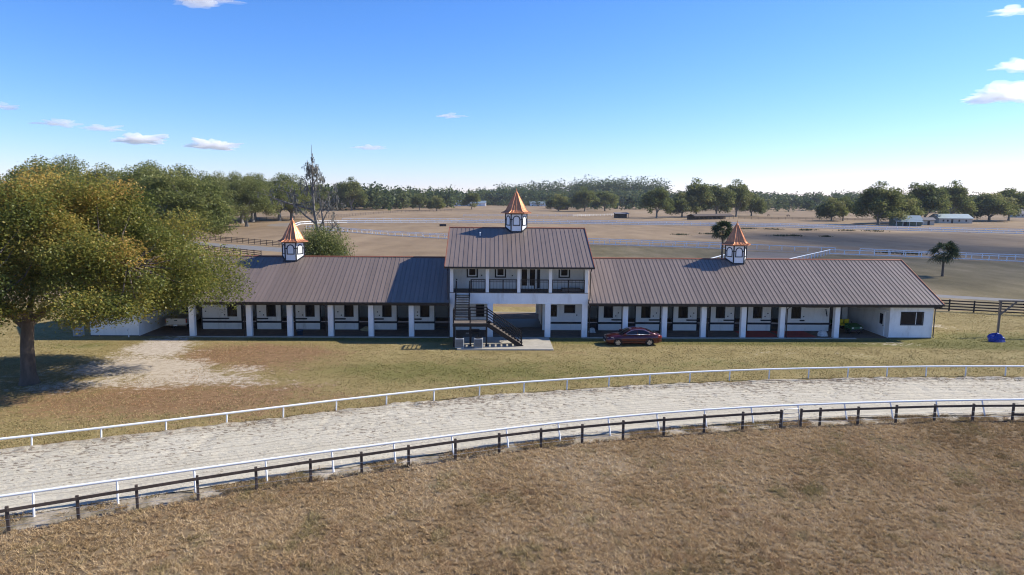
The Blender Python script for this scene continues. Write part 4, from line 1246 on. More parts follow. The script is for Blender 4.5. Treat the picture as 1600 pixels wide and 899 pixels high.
house('farm_shed', 'green shed with pale metal roof under the right-hand oaks', 'shed', 194, 339, -.25, 12, 9, 2.9, 2.0, M['green_wall'], M['teal_roof'], (-5,), -1, 3.0)
house('farm_shed', 'small cream shed between the green shed and the white farmhouse', 'shed', 210.5, 349, -.1, 5.5, 5, 2.7, 1.0, M['cream'], M['grey_roof'], (), 0)
house('farmhouse', 'low white farmhouse with pale roof behind the right-hand oaks', 'house', 243, 381, .05, 19, 9, 2.8, 2.1, M['cream'], M['teal_roof'], (-7, -4.5, 2, 6), -2)
house('farmhouse', 'dark-roofed house half cut by the right picture edge', 'house', 388, 520, -.1, 18, 11, 3.0, 3.0, M['cream'], M['grey_roof'], (-5, 0), 4)
house('white_barn', 'far long white barn behind the tan field, left of the middle cupola', 'barn', -52, 845, 0, 38, 12, 3.6, 2.6, M['trim_white'], M['teal_roof'], (-12, -4, 4, 12), 0)
house('white_barn', 'far small white barn just right of the middle cupola', 'barn', 32, 880, 0, 20, 10, 3.4, 2.4, M['trim_white'], M['teal_roof'], (-5, 5), 0)
def run_in(x, y, rz, w, label):
    t = thing('run_in_shed', label, 'shed', (x, y, 0), rz)
    for sx in np.linspace(-w / 2 + .2, w / 2 - .2, 4):
        for sy in (-2, 2):
            MB().box(sx - .12, sx + .12, sy - .12, sy + .12, 0, 2.6 if sy < 0 else 3.1).obj('post', M['brown_far'], t)
    MB().prismx([(-2.6, 2.55), (2.6, 3.2), (2.6, 3.4), (-2.6, 2.75)], -w / 2 - .4, w / 2 + .4).obj('roof', M['grey_roof'], t)
    MB().box(-w / 2, w / 2, 1.88, 1.98, .1, 2.9).obj('back_wall', M['brown_far'], t)
run_in(47, 650, 0, 11, 'small open run-in shed in the far tan paddock right of the middle cupola')
run_in(66, 417, .1, 8, 'dark open run-in shed near the far oval rail, left of the lone oak')
t = thing('long_shed', 'long low dark shed in the shade below the oak clump', 'shed', (118, 409, 0), .62)
MB().prismx([(-3.2, 2.0), (0, 3.1), (3.2, 2.0), (3.2, 2.2), (0, 3.3), (-3.2, 2.2)], -18, 18).obj('roof', M['brown_far'], t)
for k in range(10):
    x = -17.5 + k * 3.9
    for sy in (-2.9, 2.9):
        MB().box(x - .1, x + .1, sy - .1, sy + .1, 0, 2.1).obj('post', M['brown_far'], t)
MB().box(-17.6, 17.6, 2.5, 2.6, .05, 2.1).obj('back_wall', M['brown_far'], t)
t = thing('water_trough', 'black water trough alone in the tan infield', 'trough', (-29, 285, 0), .1)
MB().cbox(-1.4, 1.4, -.6, .6, .12, .95, .1).obj('tank', M['navy'], t)
for sx in (-1, 1):
    MB().box(sx * .9 - .1, sx * .9 + .1, -.5, .5, 0, .12).obj('foot', M['navy'], t)

# far grazing horses
def horse_mesh():
    import bmesh
    vs = [(0, 0, 1.28), (.45, 0, 1.25), (-.45, 0, 1.3), (.78, 0, 1.28), (1.15, 0, .95), (1.42, 0, .52), (1.62, 0, .28),
          (.55, .17, .95), (.55, .16, .5), (.57, .16, .04), (.55, -.17, .95), (.5, -.16, .5), (.48, -.16, .04),
          (-.62, .18, 1.0), (-.72, .17, .52), (-.66, .17, .04), (-.62, -.18, 1.0), (-.78, -.17, .52), (-.72, -.17, .04), (-.75, 0, 1.2), (-.92, 0, .9), (-.93, 0, .5)]
    es = [(0, 1), (0, 2), (1, 3), (3, 4), (4, 5), (5, 6), (1, 7), (7, 8), (8, 9), (1, 10), (10, 11), (11, 12), (2, 13), (13, 14), (14, 15), (2, 16), (16, 17), (17, 18), (2, 19), (19, 20), (20, 21)]
    rd = [.30, .28, .30, .20, .14, .13, .08, .13, .06, .05, .13, .06, .05, .16, .07, .05, .16, .07, .05, .1, .05, .06]
    me = bpy.data.meshes.new('horse_skeleton')
    me.from_pydata(vs, es, [])
    o = bpy.data.objects.new('tmp', me); col.objects.link(o)
    sk = o.modifiers.new('s', 'SKIN')
    if not me.skin_vertices: me.skin_vertices.new()
    for i, r_ in enumerate(rd): me.skin_vertices[0].data[i].radius = (r_, r_)
    me.skin_vertices[0].data[0].use_root = True
    sb = o.modifiers.new('b', 'SUBSURF'); sb.levels = 1; sb.render_levels = 1
    dg = bpy.context.evaluated_depsgraph_get()
    out_ = bpy.data.meshes.new_from_object(o.evaluated_get(dg))
    bpy.data.objects.remove(o)
    return out_
hm = horse_mesh()
M['bay'] = simple('bay_coat', (.085, .04, .022), .6, .1, 2)
hm.materials.append(M['bay'])
for x, y, rz, lb in ((181, 486, .4, 'bay horse grazing in the far tan paddock, the left one of two'), (192, 478, 2.7, 'bay horse grazing in the far tan paddock, the right one of two')):
    o = link('horse', hm, None, (x, y, 0), rz); tag(o, lb, 'horse', 'horses grazing far off')

# ------------------------------------------------------------------ trees
def leaf_mat(name, stops, trans=.25, moss=None):
    m, nt, out = nodes(name)
    a = N(nt, 'ShaderNodeAttribute', attribute_name='tint').outputs['Fac']
    c_ = ramp(nt, a, stops)
    d = N(nt, 'ShaderNodeBsdfDiffuse'); tr = N(nt, 'ShaderNodeBsdfTranslucent'); mx = N(nt, 'ShaderNodeMixShader')
    nt.links.new(c_, d.inputs[0]); nt.links.new(c_, tr.inputs[0])
    gl = N(nt, 'ShaderNodeBsdfGlossy'); gl.inputs['Roughness'].default_value = .45; gl.inputs['Color'].default_value = (.6, .6, .6, 1)
    mx.inputs[0].default_value = trans
    nt.links.new(d.outputs[0], mx.inputs[1]); nt.links.new(tr.outputs[0], mx.inputs[2])
    m2 = N(nt, 'ShaderNodeMixShader'); m2.inputs[0].default_value = .02
    nt.links.new(mx.outputs[0], m2.inputs[1]); nt.links.new(gl.outputs[0], m2.inputs[2])
    nt.links.new(m2.outputs[0], out.inputs['Surface'])
    return m
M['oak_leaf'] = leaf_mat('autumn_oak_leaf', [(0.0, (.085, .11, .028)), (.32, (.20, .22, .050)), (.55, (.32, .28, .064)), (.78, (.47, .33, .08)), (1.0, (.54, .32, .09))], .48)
M['live_leaf'] = leaf_mat('live_oak_leaf', [(0.0, (.062, .084, .028)), (.4, (.150, .178, .054)), (.7, (.24, .25, .078)), (1.0, (.33, .30, .11))], .45)
M['far_leaf'] = leaf_mat('far_leaf', [(0.0, (.034, .056, .026)), (.4, (.080, .112, .042)), (.7, (.135, .160, .058)), (1.0, (.20, .20, .080))], .42)
M['moss'] = leaf_mat('spanish_moss', [(0.0, (.13, .13, .11)), (1.0, (.26, .25, .21))], .15)
M['bark'] = simple('bark', (.115, .090, .072), .95, .2, 3, bmp=.9, bscale=9, stretch=(1, 1, .3))
M['bark_grey'] = simple('grey_bark', (.20, .18, .155), .95, .2, 3, bmp=.7, bscale=9, stretch=(1, 1, .3))

def leaves(C, n, size, rg, up=.35, tint=None, aspect=1.7):
    """rhombic leaf sprays at points C (k,3) ; returns V,F"""
    k = len(C)
    nrm = rg.normal(size=(k, 3)); nrm[:, 2] = np.abs(nrm[:, 2]) * (1 + up) + up
    nrm /= np.linalg.norm(nrm, axis=1)[:, None]
    t = rg.normal(size=(k, 3)); t -= (t * nrm).sum(1)[:, None] * nrm; t /= np.linalg.norm(t, axis=1)[:, None] + 1e-9
    b = np.cross(nrm, t)
    s_ = size * rg.uniform(.6, 1.4, k)[:, None]
    w_ = s_ / aspect
    bend = nrm * s_ * .18
    V = np.stack([C - t * s_ * .5 - bend, C + b * w_ * .5, C + t * s_ * .5 - bend, C - b * w_ * .5], 1).reshape(-1, 3)
    F = np.arange(k * 4).reshape(k, 4)
    return V, F

def build_tree(seed, H, R_, trunk_h, trunk_r, nclus, nleaf, lsize, crown_low=.25, cr=(1.2, 2.4), lean=(0, 0), flat=.72, cen=(0, 0), shape=1.0, tint_fn=None, ysq=1.0, zlow=1.15, drop=.42, cz_min=0.0, ctv=.13):
    """returns (trunk_mesh, crown_mesh); origin at the base"""
    rg = np.random.default_rng(seed); rd = random.Random(seed)
    zc0 = trunk_h * (1 - crown_low) ; zc = (H + trunk_h * .8) / 2; hz = (H - trunk_h * .8) / 2
    # cluster centres over the crown volume, shell biased, uneven lobes
    lobes = [(rd.uniform(0, 6.28), rd.uniform(.75, 1.15)) for _ in range(7)]
    C = []
    while len(C) < nclus:
        d = rg.normal(size=3); d /= np.linalg.norm(d)
        if d[2] < -.55: continue
        az = math.atan2(d[1], d[0])
        lob = 1.0
        for ph, am in lobes: lob += .055 * math.cos(3 * (az - ph) + 2.5 * d[2] * am) * am
        r_ = (rg.random() ** .38) * lob * .9
        x, y = d[0] * R_ * r_, d[1] * R_ * r_ * ysq
        z = zc + d[2] * hz * r_ * (1.0 if d[2] > 0 else zlow)
        z -= (math.hypot(x, y / ysq) / R_) ** 2 * hz * drop
        C.append((x + cen[0], y + cen[1], max(z, cz_min)))
    C = np.array(C)
    rc = rg.uniform(cr[0], cr[1], nclus)
    per = rg.multinomial(nleaf, (rc ** 2) / (rc ** 2).sum())
    ctint = rg.normal(0, ctv, nclus)
    idx = np.repeat(np.arange(nclus), per)
    k = len(idx)
    d = rg.normal(size=(k, 3)); d /= np.linalg.norm(d, axis=1)[:, None]
    rad = rg.random(k) ** .42
    Pn = C[idx] + d * (rad * rc[idx])[:, None] * np.array([1, 1, flat])
    Pn += rg.normal(0, .12, (k, 3)) * rc[idx][:, None]
    Pn[:, 2] = np.maximum(Pn[:, 2], trunk_h * .35)
    V, F = leaves(Pn, k, lsize, rg)
    tn = .42 + ctint[idx] + rg.normal(0, .13, k)
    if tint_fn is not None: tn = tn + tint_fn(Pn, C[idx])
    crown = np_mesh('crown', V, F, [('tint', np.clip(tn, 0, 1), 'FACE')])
    # trunk and limbs
    b = MB()
    bx, by = lean
    top = Vector((bx * .6 + cen[0] * .12, by * .6 + cen[1] * .12, trunk_h))
    flare = [(0, 0, -.15), (0, 0, .12), (bx * .1, by * .1, trunk_h * .18), (bx * .3 + .02 * H * rd.uniform(-.5, .5), by * .3, trunk_h * .6), tuple(top)]
    b.tube(flare, [trunk_r * 1.75, trunk_r * 1.4, trunk_r * 1.05, trunk_r * .92, trunk_r * .85], 12)
    nm_ = 6 if nclus > 40 else 4
    mains = []
    order = rg.permutation(nclus)
    for j in range(nm_):
        az = 2 * math.pi * (j + rd.uniform(-.3, .3)) / nm_
        e = Vector((cen[0] * .7 + math.cos(az) * R_ * rd.uniform(.35, .55), cen[1] * .7 + math.sin(az) * R_ * rd.uniform(.35, .55), zc + hz * (rd.uniform(-.2, .45) - drop * .45)))
        mid = top.lerp(e, .5) + Vector((rd.uniform(-.06, .06) * R_, rd.uniform(-.06, .06) * R_, -hz * .12))
        st = top - Vector((0, 0, trunk_h * rd.uniform(.02, .22)))
        b.tube([st, st.lerp(mid, .5) + Vector((0, 0, hz * .06)), mid, e], [trunk_r * .55, trunk_r * .45, trunk_r * .33, trunk_r * .14], 7)
        mains.append((st, mid, e))
    for i in order[:int(nclus * .8)]:
        c = Vector(C[i])
        bst = min(((c - p).length, p) for mm in mains for p in (mm[1], mm[1].lerp(mm[2], .5), mm[2]))
        p = bst[1]
        m_ = p.lerp(c, .55) + Vector((rd.uniform(-.1, .1), rd.uniform(-.1, .1), -.06)) * bst[0]
        b.tube([p, m_, c], [trunk_r * .13 + .02, trunk_r * .075 + .012, .015], 4, False)
    return b.mesh('trunk', True), crown

def place_tree(name, meshes, label, cat, x, y, rz=0, sc=1.0, mats=None, group=None):
    t = thing(name, label, cat, (x, y, 0), rz, group)
    t.scale = sc if hasattr(sc, '__len__') else (sc, sc, sc)
    for nm_, me in zip(('trunk', 'crown'), meshes):
        o = bpy.data.objects.new(nm_, me); col.objects.link(o); o.parent = t
    return t

# the big oak at the left
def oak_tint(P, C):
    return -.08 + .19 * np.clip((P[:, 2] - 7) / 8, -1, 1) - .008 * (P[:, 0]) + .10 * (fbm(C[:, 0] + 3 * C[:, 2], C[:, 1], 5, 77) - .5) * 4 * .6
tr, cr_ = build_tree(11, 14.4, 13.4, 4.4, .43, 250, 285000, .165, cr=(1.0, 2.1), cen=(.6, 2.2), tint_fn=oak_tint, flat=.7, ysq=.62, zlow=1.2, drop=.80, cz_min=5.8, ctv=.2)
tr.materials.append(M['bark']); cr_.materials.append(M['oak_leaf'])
place_tree('oak_tree', (tr, cr_), 'huge spreading oak with golden green leaves in the left foreground', 'tree', -32.6, 44.9)

# live-oak prototypes
def proto(seed, H, R_, th, tr_, nc, nl, ls, leafm='live_leaf', barkm='bark_grey', **kw):
    a, b = build_tree(seed, H, R_, th, tr_, nc, nl, ls, **kw)
    a.materials.append(M[barkm]); b.materials.append(M[leafm])
    return a, b
warm = lambda P, C: .08 + .22 * (fbm(C[:, 0] + C[:, 2], C[:, 1], 4, 5) - .5) * 2
LO1 = proto(21, 18, 9.5, 3.6, .6, 100, 34000, .45, cr=(1.7, 3.2), tint_fn=warm)
LO2 = proto(22, 19, 8.5, 3.8, .6, 95, 32000, .45, cr=(1.7, 3.2), tint_fn=warm)
LO3 = proto(23, 17, 10.5, 3.2, .65, 105, 34000, .45, cr=(1.7, 3.2), tint_fn=warm)
FT1 = proto(31, 17, 8.5, 2.8, .5, 70, 14000, .8, 'live_leaf', cr=(2.0, 3.4))
FT2 = proto(32, 15, 9.5, 2.4, .5, 70, 14000, .8, 'live_leaf', cr=(2.0, 3.4), tint_fn=warm)
FT3 = proto(33, 19, 9.0, 3.0, .5, 74, 14000, .8, 'live_leaf', cr=(2.0, 3.4), tint_fn=warm)

near = [(-62.5, 128, .3, (1.05, 1.05, .93), LO1, 'broad live oak behind the left wing roof, nearest of the oak row'),
        (-80, 146, 1.9, (1.1, 1.1, .95), LO2, 'tall dark live oak left of the nearest oak behind the left wing'),
        (-96, 140, 2.6, 1.05, LO3, 'wide live oak behind the big oak, near the left edge'),
        (-88, 172, .9, 1.05, LO3, 'live oak in the second rank behind the left wing'),
        (-116, 170, 4.2, 1.15, LO1, 'live oak at the left edge, second rank behind the big oak'),
        (-100, 205, 3.1, 1.08, LO2, 'live oak of the row, between the near oaks and the grove end'),
        (-126, 215, .5, 1.15, LO1, 'live oak deep in the grove at left'),
        (-112, 246, 5.0, 1.1, LO3, 'live oak of the row right of the deep grove'),
        (-140, 262, 2.2, 1.15, LO2, 'tall live oak in the back of the left grove'),
        (-122, 283, 1.2, 1.05, LO1, 'live oak with olive crown near the right end of the grove'),
        (-136, 318, .2, 1.1, LO3, 'live oak in the back row near the right end of the grove'),
        (-121, 322, 3.9, 1.03, LO2, 'last live oak at the right end of the left grove'),
        (-158, 300, 4.4, 1.2, LO1, 'live oak rising over the back of the left grove'),
        (-150, 232, 4.9, 1.15, LO3, 'live oak high over the left grove beside the edge'),
        (-176, 270, 2.0, 1.25, LO2, 'farthest left live oak seen over the big oak'),
        (-117, 296, 5.6, 1.02, LO2, 'live oak in the front row of the grove, before its right end'),
        (-127, 338, 1.5, 1.1, LO1, 'live oak behind the right end of the grove'),
        (-111, 326, 2.8, .98, LO3, 'rightmost low-skirted live oak of the left grove'),
        (-113, 352, .7, 1.05, LO2, 'live oak just behind the rightmost grove tree'),
        (-104, 268, 3.3, .95, LO1, 'live oak at the inner front of the grove'),
        (-132, 312, 2.1, (1.2, 1.2, 1.05), LO3, 'wide live oak filling the middle of the grove end'),
        (-118, 311, 4.5, (1.15, 1.15, 1.0), LO1, 'live oak with gold-tinged crown in the grove end'),
        (-109, 338, 5.2, (1.2, 1.2, .95), LO1, 'low wide live oak closing the grove toward the dead tree'),
        (-124, 365, 3.0, (1.2, 1.2, 1.1), LO2, 'tall live oak at the back of the grove end')]
for x, y, rz, sc, pr, lb in near:
    k_ = 1.1 if y > 240 else 1.0
    sc = [k * k_ for k in (sc if hasattr(sc, '__len__') else (sc, sc, sc))]
    place_tree('live_oak', pr, lb, 'tree', x, y, rz, sc, group='oak grove on the left')
mid_ = [(89, 424, .3, (1.0, 1.0, 1.05), FT1, 'lone round live oak standing in the tan field left of the oak clump'),
        (110, 446, 1.4, .98, FT2, 'left tree of the oak clump in the middle right distance'),
        (121, 452, 2.3, 1.15, FT3, 'tall second tree of the oak clump in the middle right distance'),
        (137, 462, 3.7, 1.22, FT1, 'tallest middle tree of the oak clump in the distance'),
        (153, 470, .9, 1.15, FT3, 'fourth tree of the oak clump, olive and broad'),
        (171, 492, 5.2, .95, FT2, 'right-hand small tree of the oak clump'),
        (184, 396, 1.1, (.78, .78, .82), FT2, 'round bushy tree left of the right-hand big oaks'),
        (195, 405, 2.4, (.7, .7, .8), FT1, 'smaller bushy tree beside the round bushy tree'),
        (184, 345, 3.3, (1.25, 1.2, .98), FT3, 'wide dark live oak left of the green shed'),
        (203, 362, .4, (1.2, 1.2, .95), FT2, 'live oak standing right behind the green shed'),
        (233, 388, 4.6, (1.3, 1.3, 1.25), FT1, 'largest live oak between the green shed and the farmhouse'),
        (262, 410, 5.7, 1.1, FT3, 'live oak behind the white farmhouse'),
        (291, 419, 1.6, (1.5, 1.4, 1.05), FT2, 'broad spreading live oak right of the farmhouse'),
        (318, 440, 2.9, 1.15, FT1, 'live oak at the far right beside the broad spreading one'),
        (40, 600, 1.0, (1.1, 1.1, .9), FT2, 'pale rounded tree in the far field right of the middle cupola'),
        (62, 590, 2.0, (1.2, 1.2, .95), FT3, 'pale green pair-tree in the far field, the nearer one'),
        (82, 612, 4.0, (1.2, 1.2, 1.0), FT1, 'pale green pair-tree in the far field, the farther one'),
        (-62, 560, 1.0, .75, FT2, 'round dark tree by the far fence left of the middle cupola'),
        (-78, 575, 2.2, .8, FT1, 'second round tree by the far fence left of the middle cupola'),
        (-38, 640, 3.0, (.9, .9, .8), FT3, 'small tree at the far field edge near the white barn'),
        (-128, 545, .6, 1.2, FT3, 'broad oak behind the bare dead tree'),
        (-158, 560, 5.1, 1.2, FT1, 'dark oak left of the one behind the bare dead tree'),
        (-185, 520, 2.7, 1.2, FT2, 'oak at the gap between the grove and the bare dead tree')]
for x, y, rz, sc, pr, lb in mid_:
    sc = [k * 1.1 for k in (sc if hasattr(sc, '__len__') else (sc, sc, sc))]
    place_tree('live_oak', pr, lb, 'tree', x, y, rz, sc, group=None)

# far woods: one mass
def woods(name, label, regions, seed, size, mat, per=110):
    rg = np.random.default_rng(seed)
    Vs, Ts = [], []
    for (x0, x1, y0, y1, n, h0, h1) in regions:
        X = rg.uniform(x0, x1, n); Y = rg.uniform(y0, y1, n)
        Hh = rg.uniform(h0, h1, n) * (.85 + .3 * vnoise(X, Y, 60, seed))
        Rr = Hh * rg.uniform(.28, .46, n)
        idx = np.repeat(np.arange(n), per); k = len(idx)
        d = rg.normal(size=(k, 3)); d /= np.linalg.norm(d, axis=1)[:, None]
        rad = rg.random(k) ** .4
        lump = 1 + .25 * np.sin(d[:, 0] * 5 + idx) * np.cos(d[:, 2] * 4 + idx * 1.7)
        P = np.stack([X[idx] + d[:, 0] * Rr[idx] * rad * lump, Y[idx] + d[:, 1] * Rr[idx] * rad * lump, Hh[idx] * (.52 + .48 * d[:, 2] * rad * lump)], 1)
        P[:, 2] = np.maximum(P[:, 2], .4)
        tn = .40 + rg.normal(0, .16, n)[idx] + rg.normal(0, .12, k)
        Vs.append(P); Ts.append(tn)
    P = np.concatenate(Vs); tn = np.concatenate(Ts)
    V, F = leaves(P, len(P), size, rg, aspect=1.3)
    me = np_mesh(name, V, F, [('tint', np.clip(tn, 0, 1), 'FACE')])
    me.materials.append(mat)
    o = bpy.data.objects.new(name, me); col.objects.link(o)
    return tag(o, label, 'woods', kind='stuff')
woods('far_woods', 'dense woodland closing the far fields', [(-330, -60, 690, 790, 190, 15, 22), (-60, 260, 930, 1040, 300, 18, 24), (-20, 240, 1060, 1150, 170, 30, 38), (110, 240, 1060, 1120, 60, 36, 44), (-420, -150, 560, 700, 120, 14, 20), (-270, -95, 560, 660, 120, 15, 20),
    (40, 330, 700, 790, 60, 11, 16), (230, 760, 900, 1010, 430, 17, 23), (330, 620, 640, 720, 90, 13, 18), (-120, 60, 900, 980, 110, 16, 22)], 51, 2.4, M['far_leaf'], 150)
woods('hedge_trees', 'low broken hedge line at the edge of the far fields', [(-240, -70, 640, 670, 70, 5, 9), (60, 330, 640, 690, 60, 5, 10), (-70, 40, 860, 890, 40, 5, 9)], 52, 1.3, M['far_leaf'], 60)

# bare dead tree hung with moss
def dead_tree():
    rd = random.Random(4); b = MB(); tips = []
    def grow(p, d, ln, r_, lev):
        n = 4; pts_ = [p]; rs = [r_]
        for i in range(n):
            d = (d + Vector((rd.uniform(-.16, .16), rd.uniform(-.16, .16), rd.uniform(-.06, .10)))).normalized()
            p = p + d * ln / n; pts_.append(p); rs.append(max(.024, r_ * (1 - .6 * (i + 1) / n)))
        b.tube(pts_, rs, 7 if lev < 2 else 4, False)
        if lev >= 1: tips.extend(pts_[1:])
        if lev < 4:
            for _ in range(3 if lev < 2 else 2):
                i = rd.randint(1, n)
                q = Vector((rd.uniform(-1, 1), rd.uniform(-1, 1), rd.uniform(-.15, .8))).normalized()
                grow(pts_[i], (d * .5 + q).normalized(), ln * rd.uniform(.42, .62), rs[i] * .6 + .01, lev + 1)
    # leader and measured limbs
    lead = [(0, 0, -.2), (.1, 0, 3), (-.1, .1, 7), (-.5, 0, 10.5), (-.6, .1, 14), (-.55, 0, 17), (-.6, 0, 20.2)]
    b.tube(lead, [.34, .29, .25, .19, .12, .07, .02], 8, False)
    grow(Vector((-.1, .1, 8.2)), Vector((-.75, 0, .75)), 4.5, .16, 1)
    grow(Vector((-.5, 0, 10.5)), Vector((-.9, .1, .30)), 6.0, .19, 1)
    grow(Vector((-2.9, .1, 12.6)), Vector((-.95, 0, .18)), 2.8, .08, 2)
    grow(Vector((0, 0, 5.5)), Vector((.75, .1, .7)), 4.2, .15, 1)
    grow(Vector((-.1, .1, 7)), Vector((.6, -.2, .85)), 4.4, .14, 1)
    grow(Vector((-.5, 0, 12)), Vector((-.35, .1, .95)), 4.0, .11, 1)
    grow(Vector((-.55, 0, 13)), Vector((.55, .1, .8)), 2.6, .08, 2)
    grow(Vector((0, 0, 4)), Vector((-.8, -.2, .6)), 3.6, .12, 2)
    for z0, dx, ln in ((9.2, .6, 4.0), (12.2, -.6, 2.8), (14.0, .3, 2.0), (15.2, -.3, 1.8)):
        grow(Vector((-.5, 0, z0)), Vector((dx, rd.uniform(-.4, .4), .8)).normalized(), ln, .11, 1)
    b.tube([(.35, .2, -.1), (.75, .2, 4), (.9, .1, 8), (.5, 0, 11.5), (.3, 0, 13.5)], [.26, .22, .16, .09, .03], 7, False)
    for z in np.arange(13.5, 20.2, .55):
        tips.extend([Vector((-.55 + rd.uniform(-.3, .3), rd.uniform(-.3, .3), z))] * 2)
    P = []
    for t_ in tips:
        if rd.random() < .24:
            m_ = rd.randint(1, 5)
            ln = rd.uniform(.3, 1.7)
            for i in range(m_ * 3):
                P.append((t_.x + rd.gauss(0, .14), t_.y + rd.gauss(0, .14), t_.z - rd.random() * ln))
    P = np.array(P); k = len(P); rg = np.random.default_rng(3)
    s_ = rg.uniform(.18, .5, k); w_ = rg.uniform(.03, .09, k); az = rg.uniform(0, 6.28, k)
    dx, dy = np.cos(az) * w_, np.sin(az) * w_
    V = np.stack([P + np.stack([-dx, -dy, 0 * s_], 1), P + np.stack([dx, dy, 0 * s_], 1), P + np.stack([dx * .3, dy * .3, -s_], 1), P + np.stack([-dx * .3, -dy * .3, -s_], 1)], 1).reshape(-1, 3)
    me = np_mesh('moss', V, np.arange(k * 4).reshape(k, 4), [('tint', rg.random(k), 'FACE')])
    me.materials.append(M['moss'])
    tm = b.mesh('trunk', True); tm.materials.append(M['bark_grey'])
    t = thing('dead_tree', 'tall bare dead tree hung with grey moss behind the left cupola', 'tree', (-29.6, 104, 0), 0)
    for nm_, m_ in (('trunk', tm), ('moss', me)):
        o = bpy.data.objects.new(nm_, m_); col.objects.link(o); o.parent = t
        if nm_ == 'moss': o['kind'] = 'stuff'
dead_tree()
LOS = proto(41, 6.6, 3.5, 2.0, .26, 42, 15000, .20, cen=(1.5, 0), lean=(1.5, 0), barkm='bark')
place_tree('small_oak', LOS, 'small dense oak leaning right behind the left wing, right of the left cupola', 'tree', -27.6, 96, 0, (1.05, 1.05, 1.27))

# palms
def palm(seed, h, rfr, label, x, y, rz):
    rd = random.Random(seed)
    t = thing('palm_tree', label, 'palm', (x, y, 0), rz)
    tk = MB().tube([(0, 0, -.1), (.02, 0, .3), (.05, .02, h * .5), (.0, 0, h)], [.27, .2, .17, .16], 10)
    for k in range(int(h / .35)):
        tk.lathe([(.195, 0), (.205, .05), (.18, .08)], 10, (.03, .01, .35 + k * .35))
    tk.obj('trunk', M['bark'], t, True)
    V, T = [], []; F = []
    for k in range(42):
        az = rd.uniform(0, 6.28); el = math.asin(rd.uniform(-.62, .98))
        d = Vector((math.cos(az) * math.cos(el), math.sin(az) * math.cos(el), math.sin(el)))
        L = rfr * rd.uniform(.42, .55)
        c = Vector((0, 0, h)) + d * L
        sd_ = d.cross(Vector((0, 0, 1))).normalized()
        sd_ = (Matrix.Rotation(rd.uniform(-1.2, 1.2), 3, d) @ sd_).normalized(); upv = sd_.cross(d).normalized()
        tn = rd.uniform(.2, .75) if el > -.45 else rd.uniform(.7, 1.0)
        # petiole
        n0 = len(V); V += [Vector((0, 0, h)) - sd_ * .02, Vector((0, 0, h)) + sd_ * .02, c + sd_ * .02, c - sd_ * .02]; F.append((n0, n0 + 1, n0 + 2, n0 + 3)); T.append(tn)
        for j in range(15):
            a_ = -1.35 + 2.7 * j / 14
            dd = (d * math.cos(a_) + sd_ * math.sin(a_) + upv * rd.uniform(-.08, .08)).normalized()
            ll = rfr * .62 * (1 - .25 * abs(a_) / 1.35) * rd.uniform(.85, 1.1)
            q = dd.cross(upv).normalized() * .07
            m_ = c + dd * ll * .6; e = c + dd * ll + Vector((0, 0, -ll * rd.uniform(.15, .45)))
            n0 = len(V); V += [c - q * .3, c + q * .3, m_ + q, m_ - q]; F.append((n0, n0 + 1, n0 + 2, n0 + 3)); T.append(tn)
            n0 = len(V); V += [m_ - q, m_ + q, e + q * .15, e - q * .15]; F.append((n0, n0 + 1, n0 + 2, n0 + 3)); T.append(tn)
    me = np_mesh('crown', np.array([tuple(v) for v in V]), np.array(F), [('tint', np.array(T), 'FACE')])
    me.materials.append(M['palm_leaf'])
    o = bpy.data.objects.new('crown', me); col.objects.link(o); o.parent = t
M['palm_leaf'] = leaf_mat('palm_leaf', [(0, (.022, .042, .018)), (.5, (.05, .075, .030)), (.8, (.11, .11, .045)), (1, (.20, .13, .07))], .2)
palm(3, 7.2, 2.15, 'tall cabbage palm behind the right wing, just left of the right cupola', 36.3, 118, 0)
palm(8, 3.9, 2.55, 'short cabbage palm on the grass beyond the right end of the stable', 72.9, 115, 1.0)

# ------------------------------------------------------------------ grasses (uncountable blades)
def grass(name, label, X, Y, Z, hgt, wid, tint, mat, seed):
    rg = np.random.default_rng(seed)
    n = len(X)
    az = rg.uniform(0, 6.28, n)
    lean_ = rg.uniform(.4, 1.8, n); ld = rg.uniform(0, 6.28, n)
    hh = hgt * rg.uniform(.5, 1.3, n); ww = wid * rg.uniform(.6, 1.3, n) / 2
    B0 = np.stack([X - np.cos(az) * ww, Y - np.sin(az) * ww, Z], 1); B1 = np.stack([X + np.cos(az) * ww, Y + np.sin(az) * ww, Z], 1)
    T_ = np.stack([X + np.cos(ld) * lean_ * hh, Y + np.sin(ld) * lean_ * hh, Z + hh], 1)
    V = np.stack([B0, B1, T_], 1).reshape(-1, 3)
    me = np_mesh(name, V, np.arange(n * 3).reshape(n, 3), [('tint', np.clip(tint, 0, 1), 'FACE')])
    me.materials.append(mat)
    o = bpy.data.objects.new(name, me); col.objects.link(o)
    return tag(o, label, 'grass', kind='stuff')
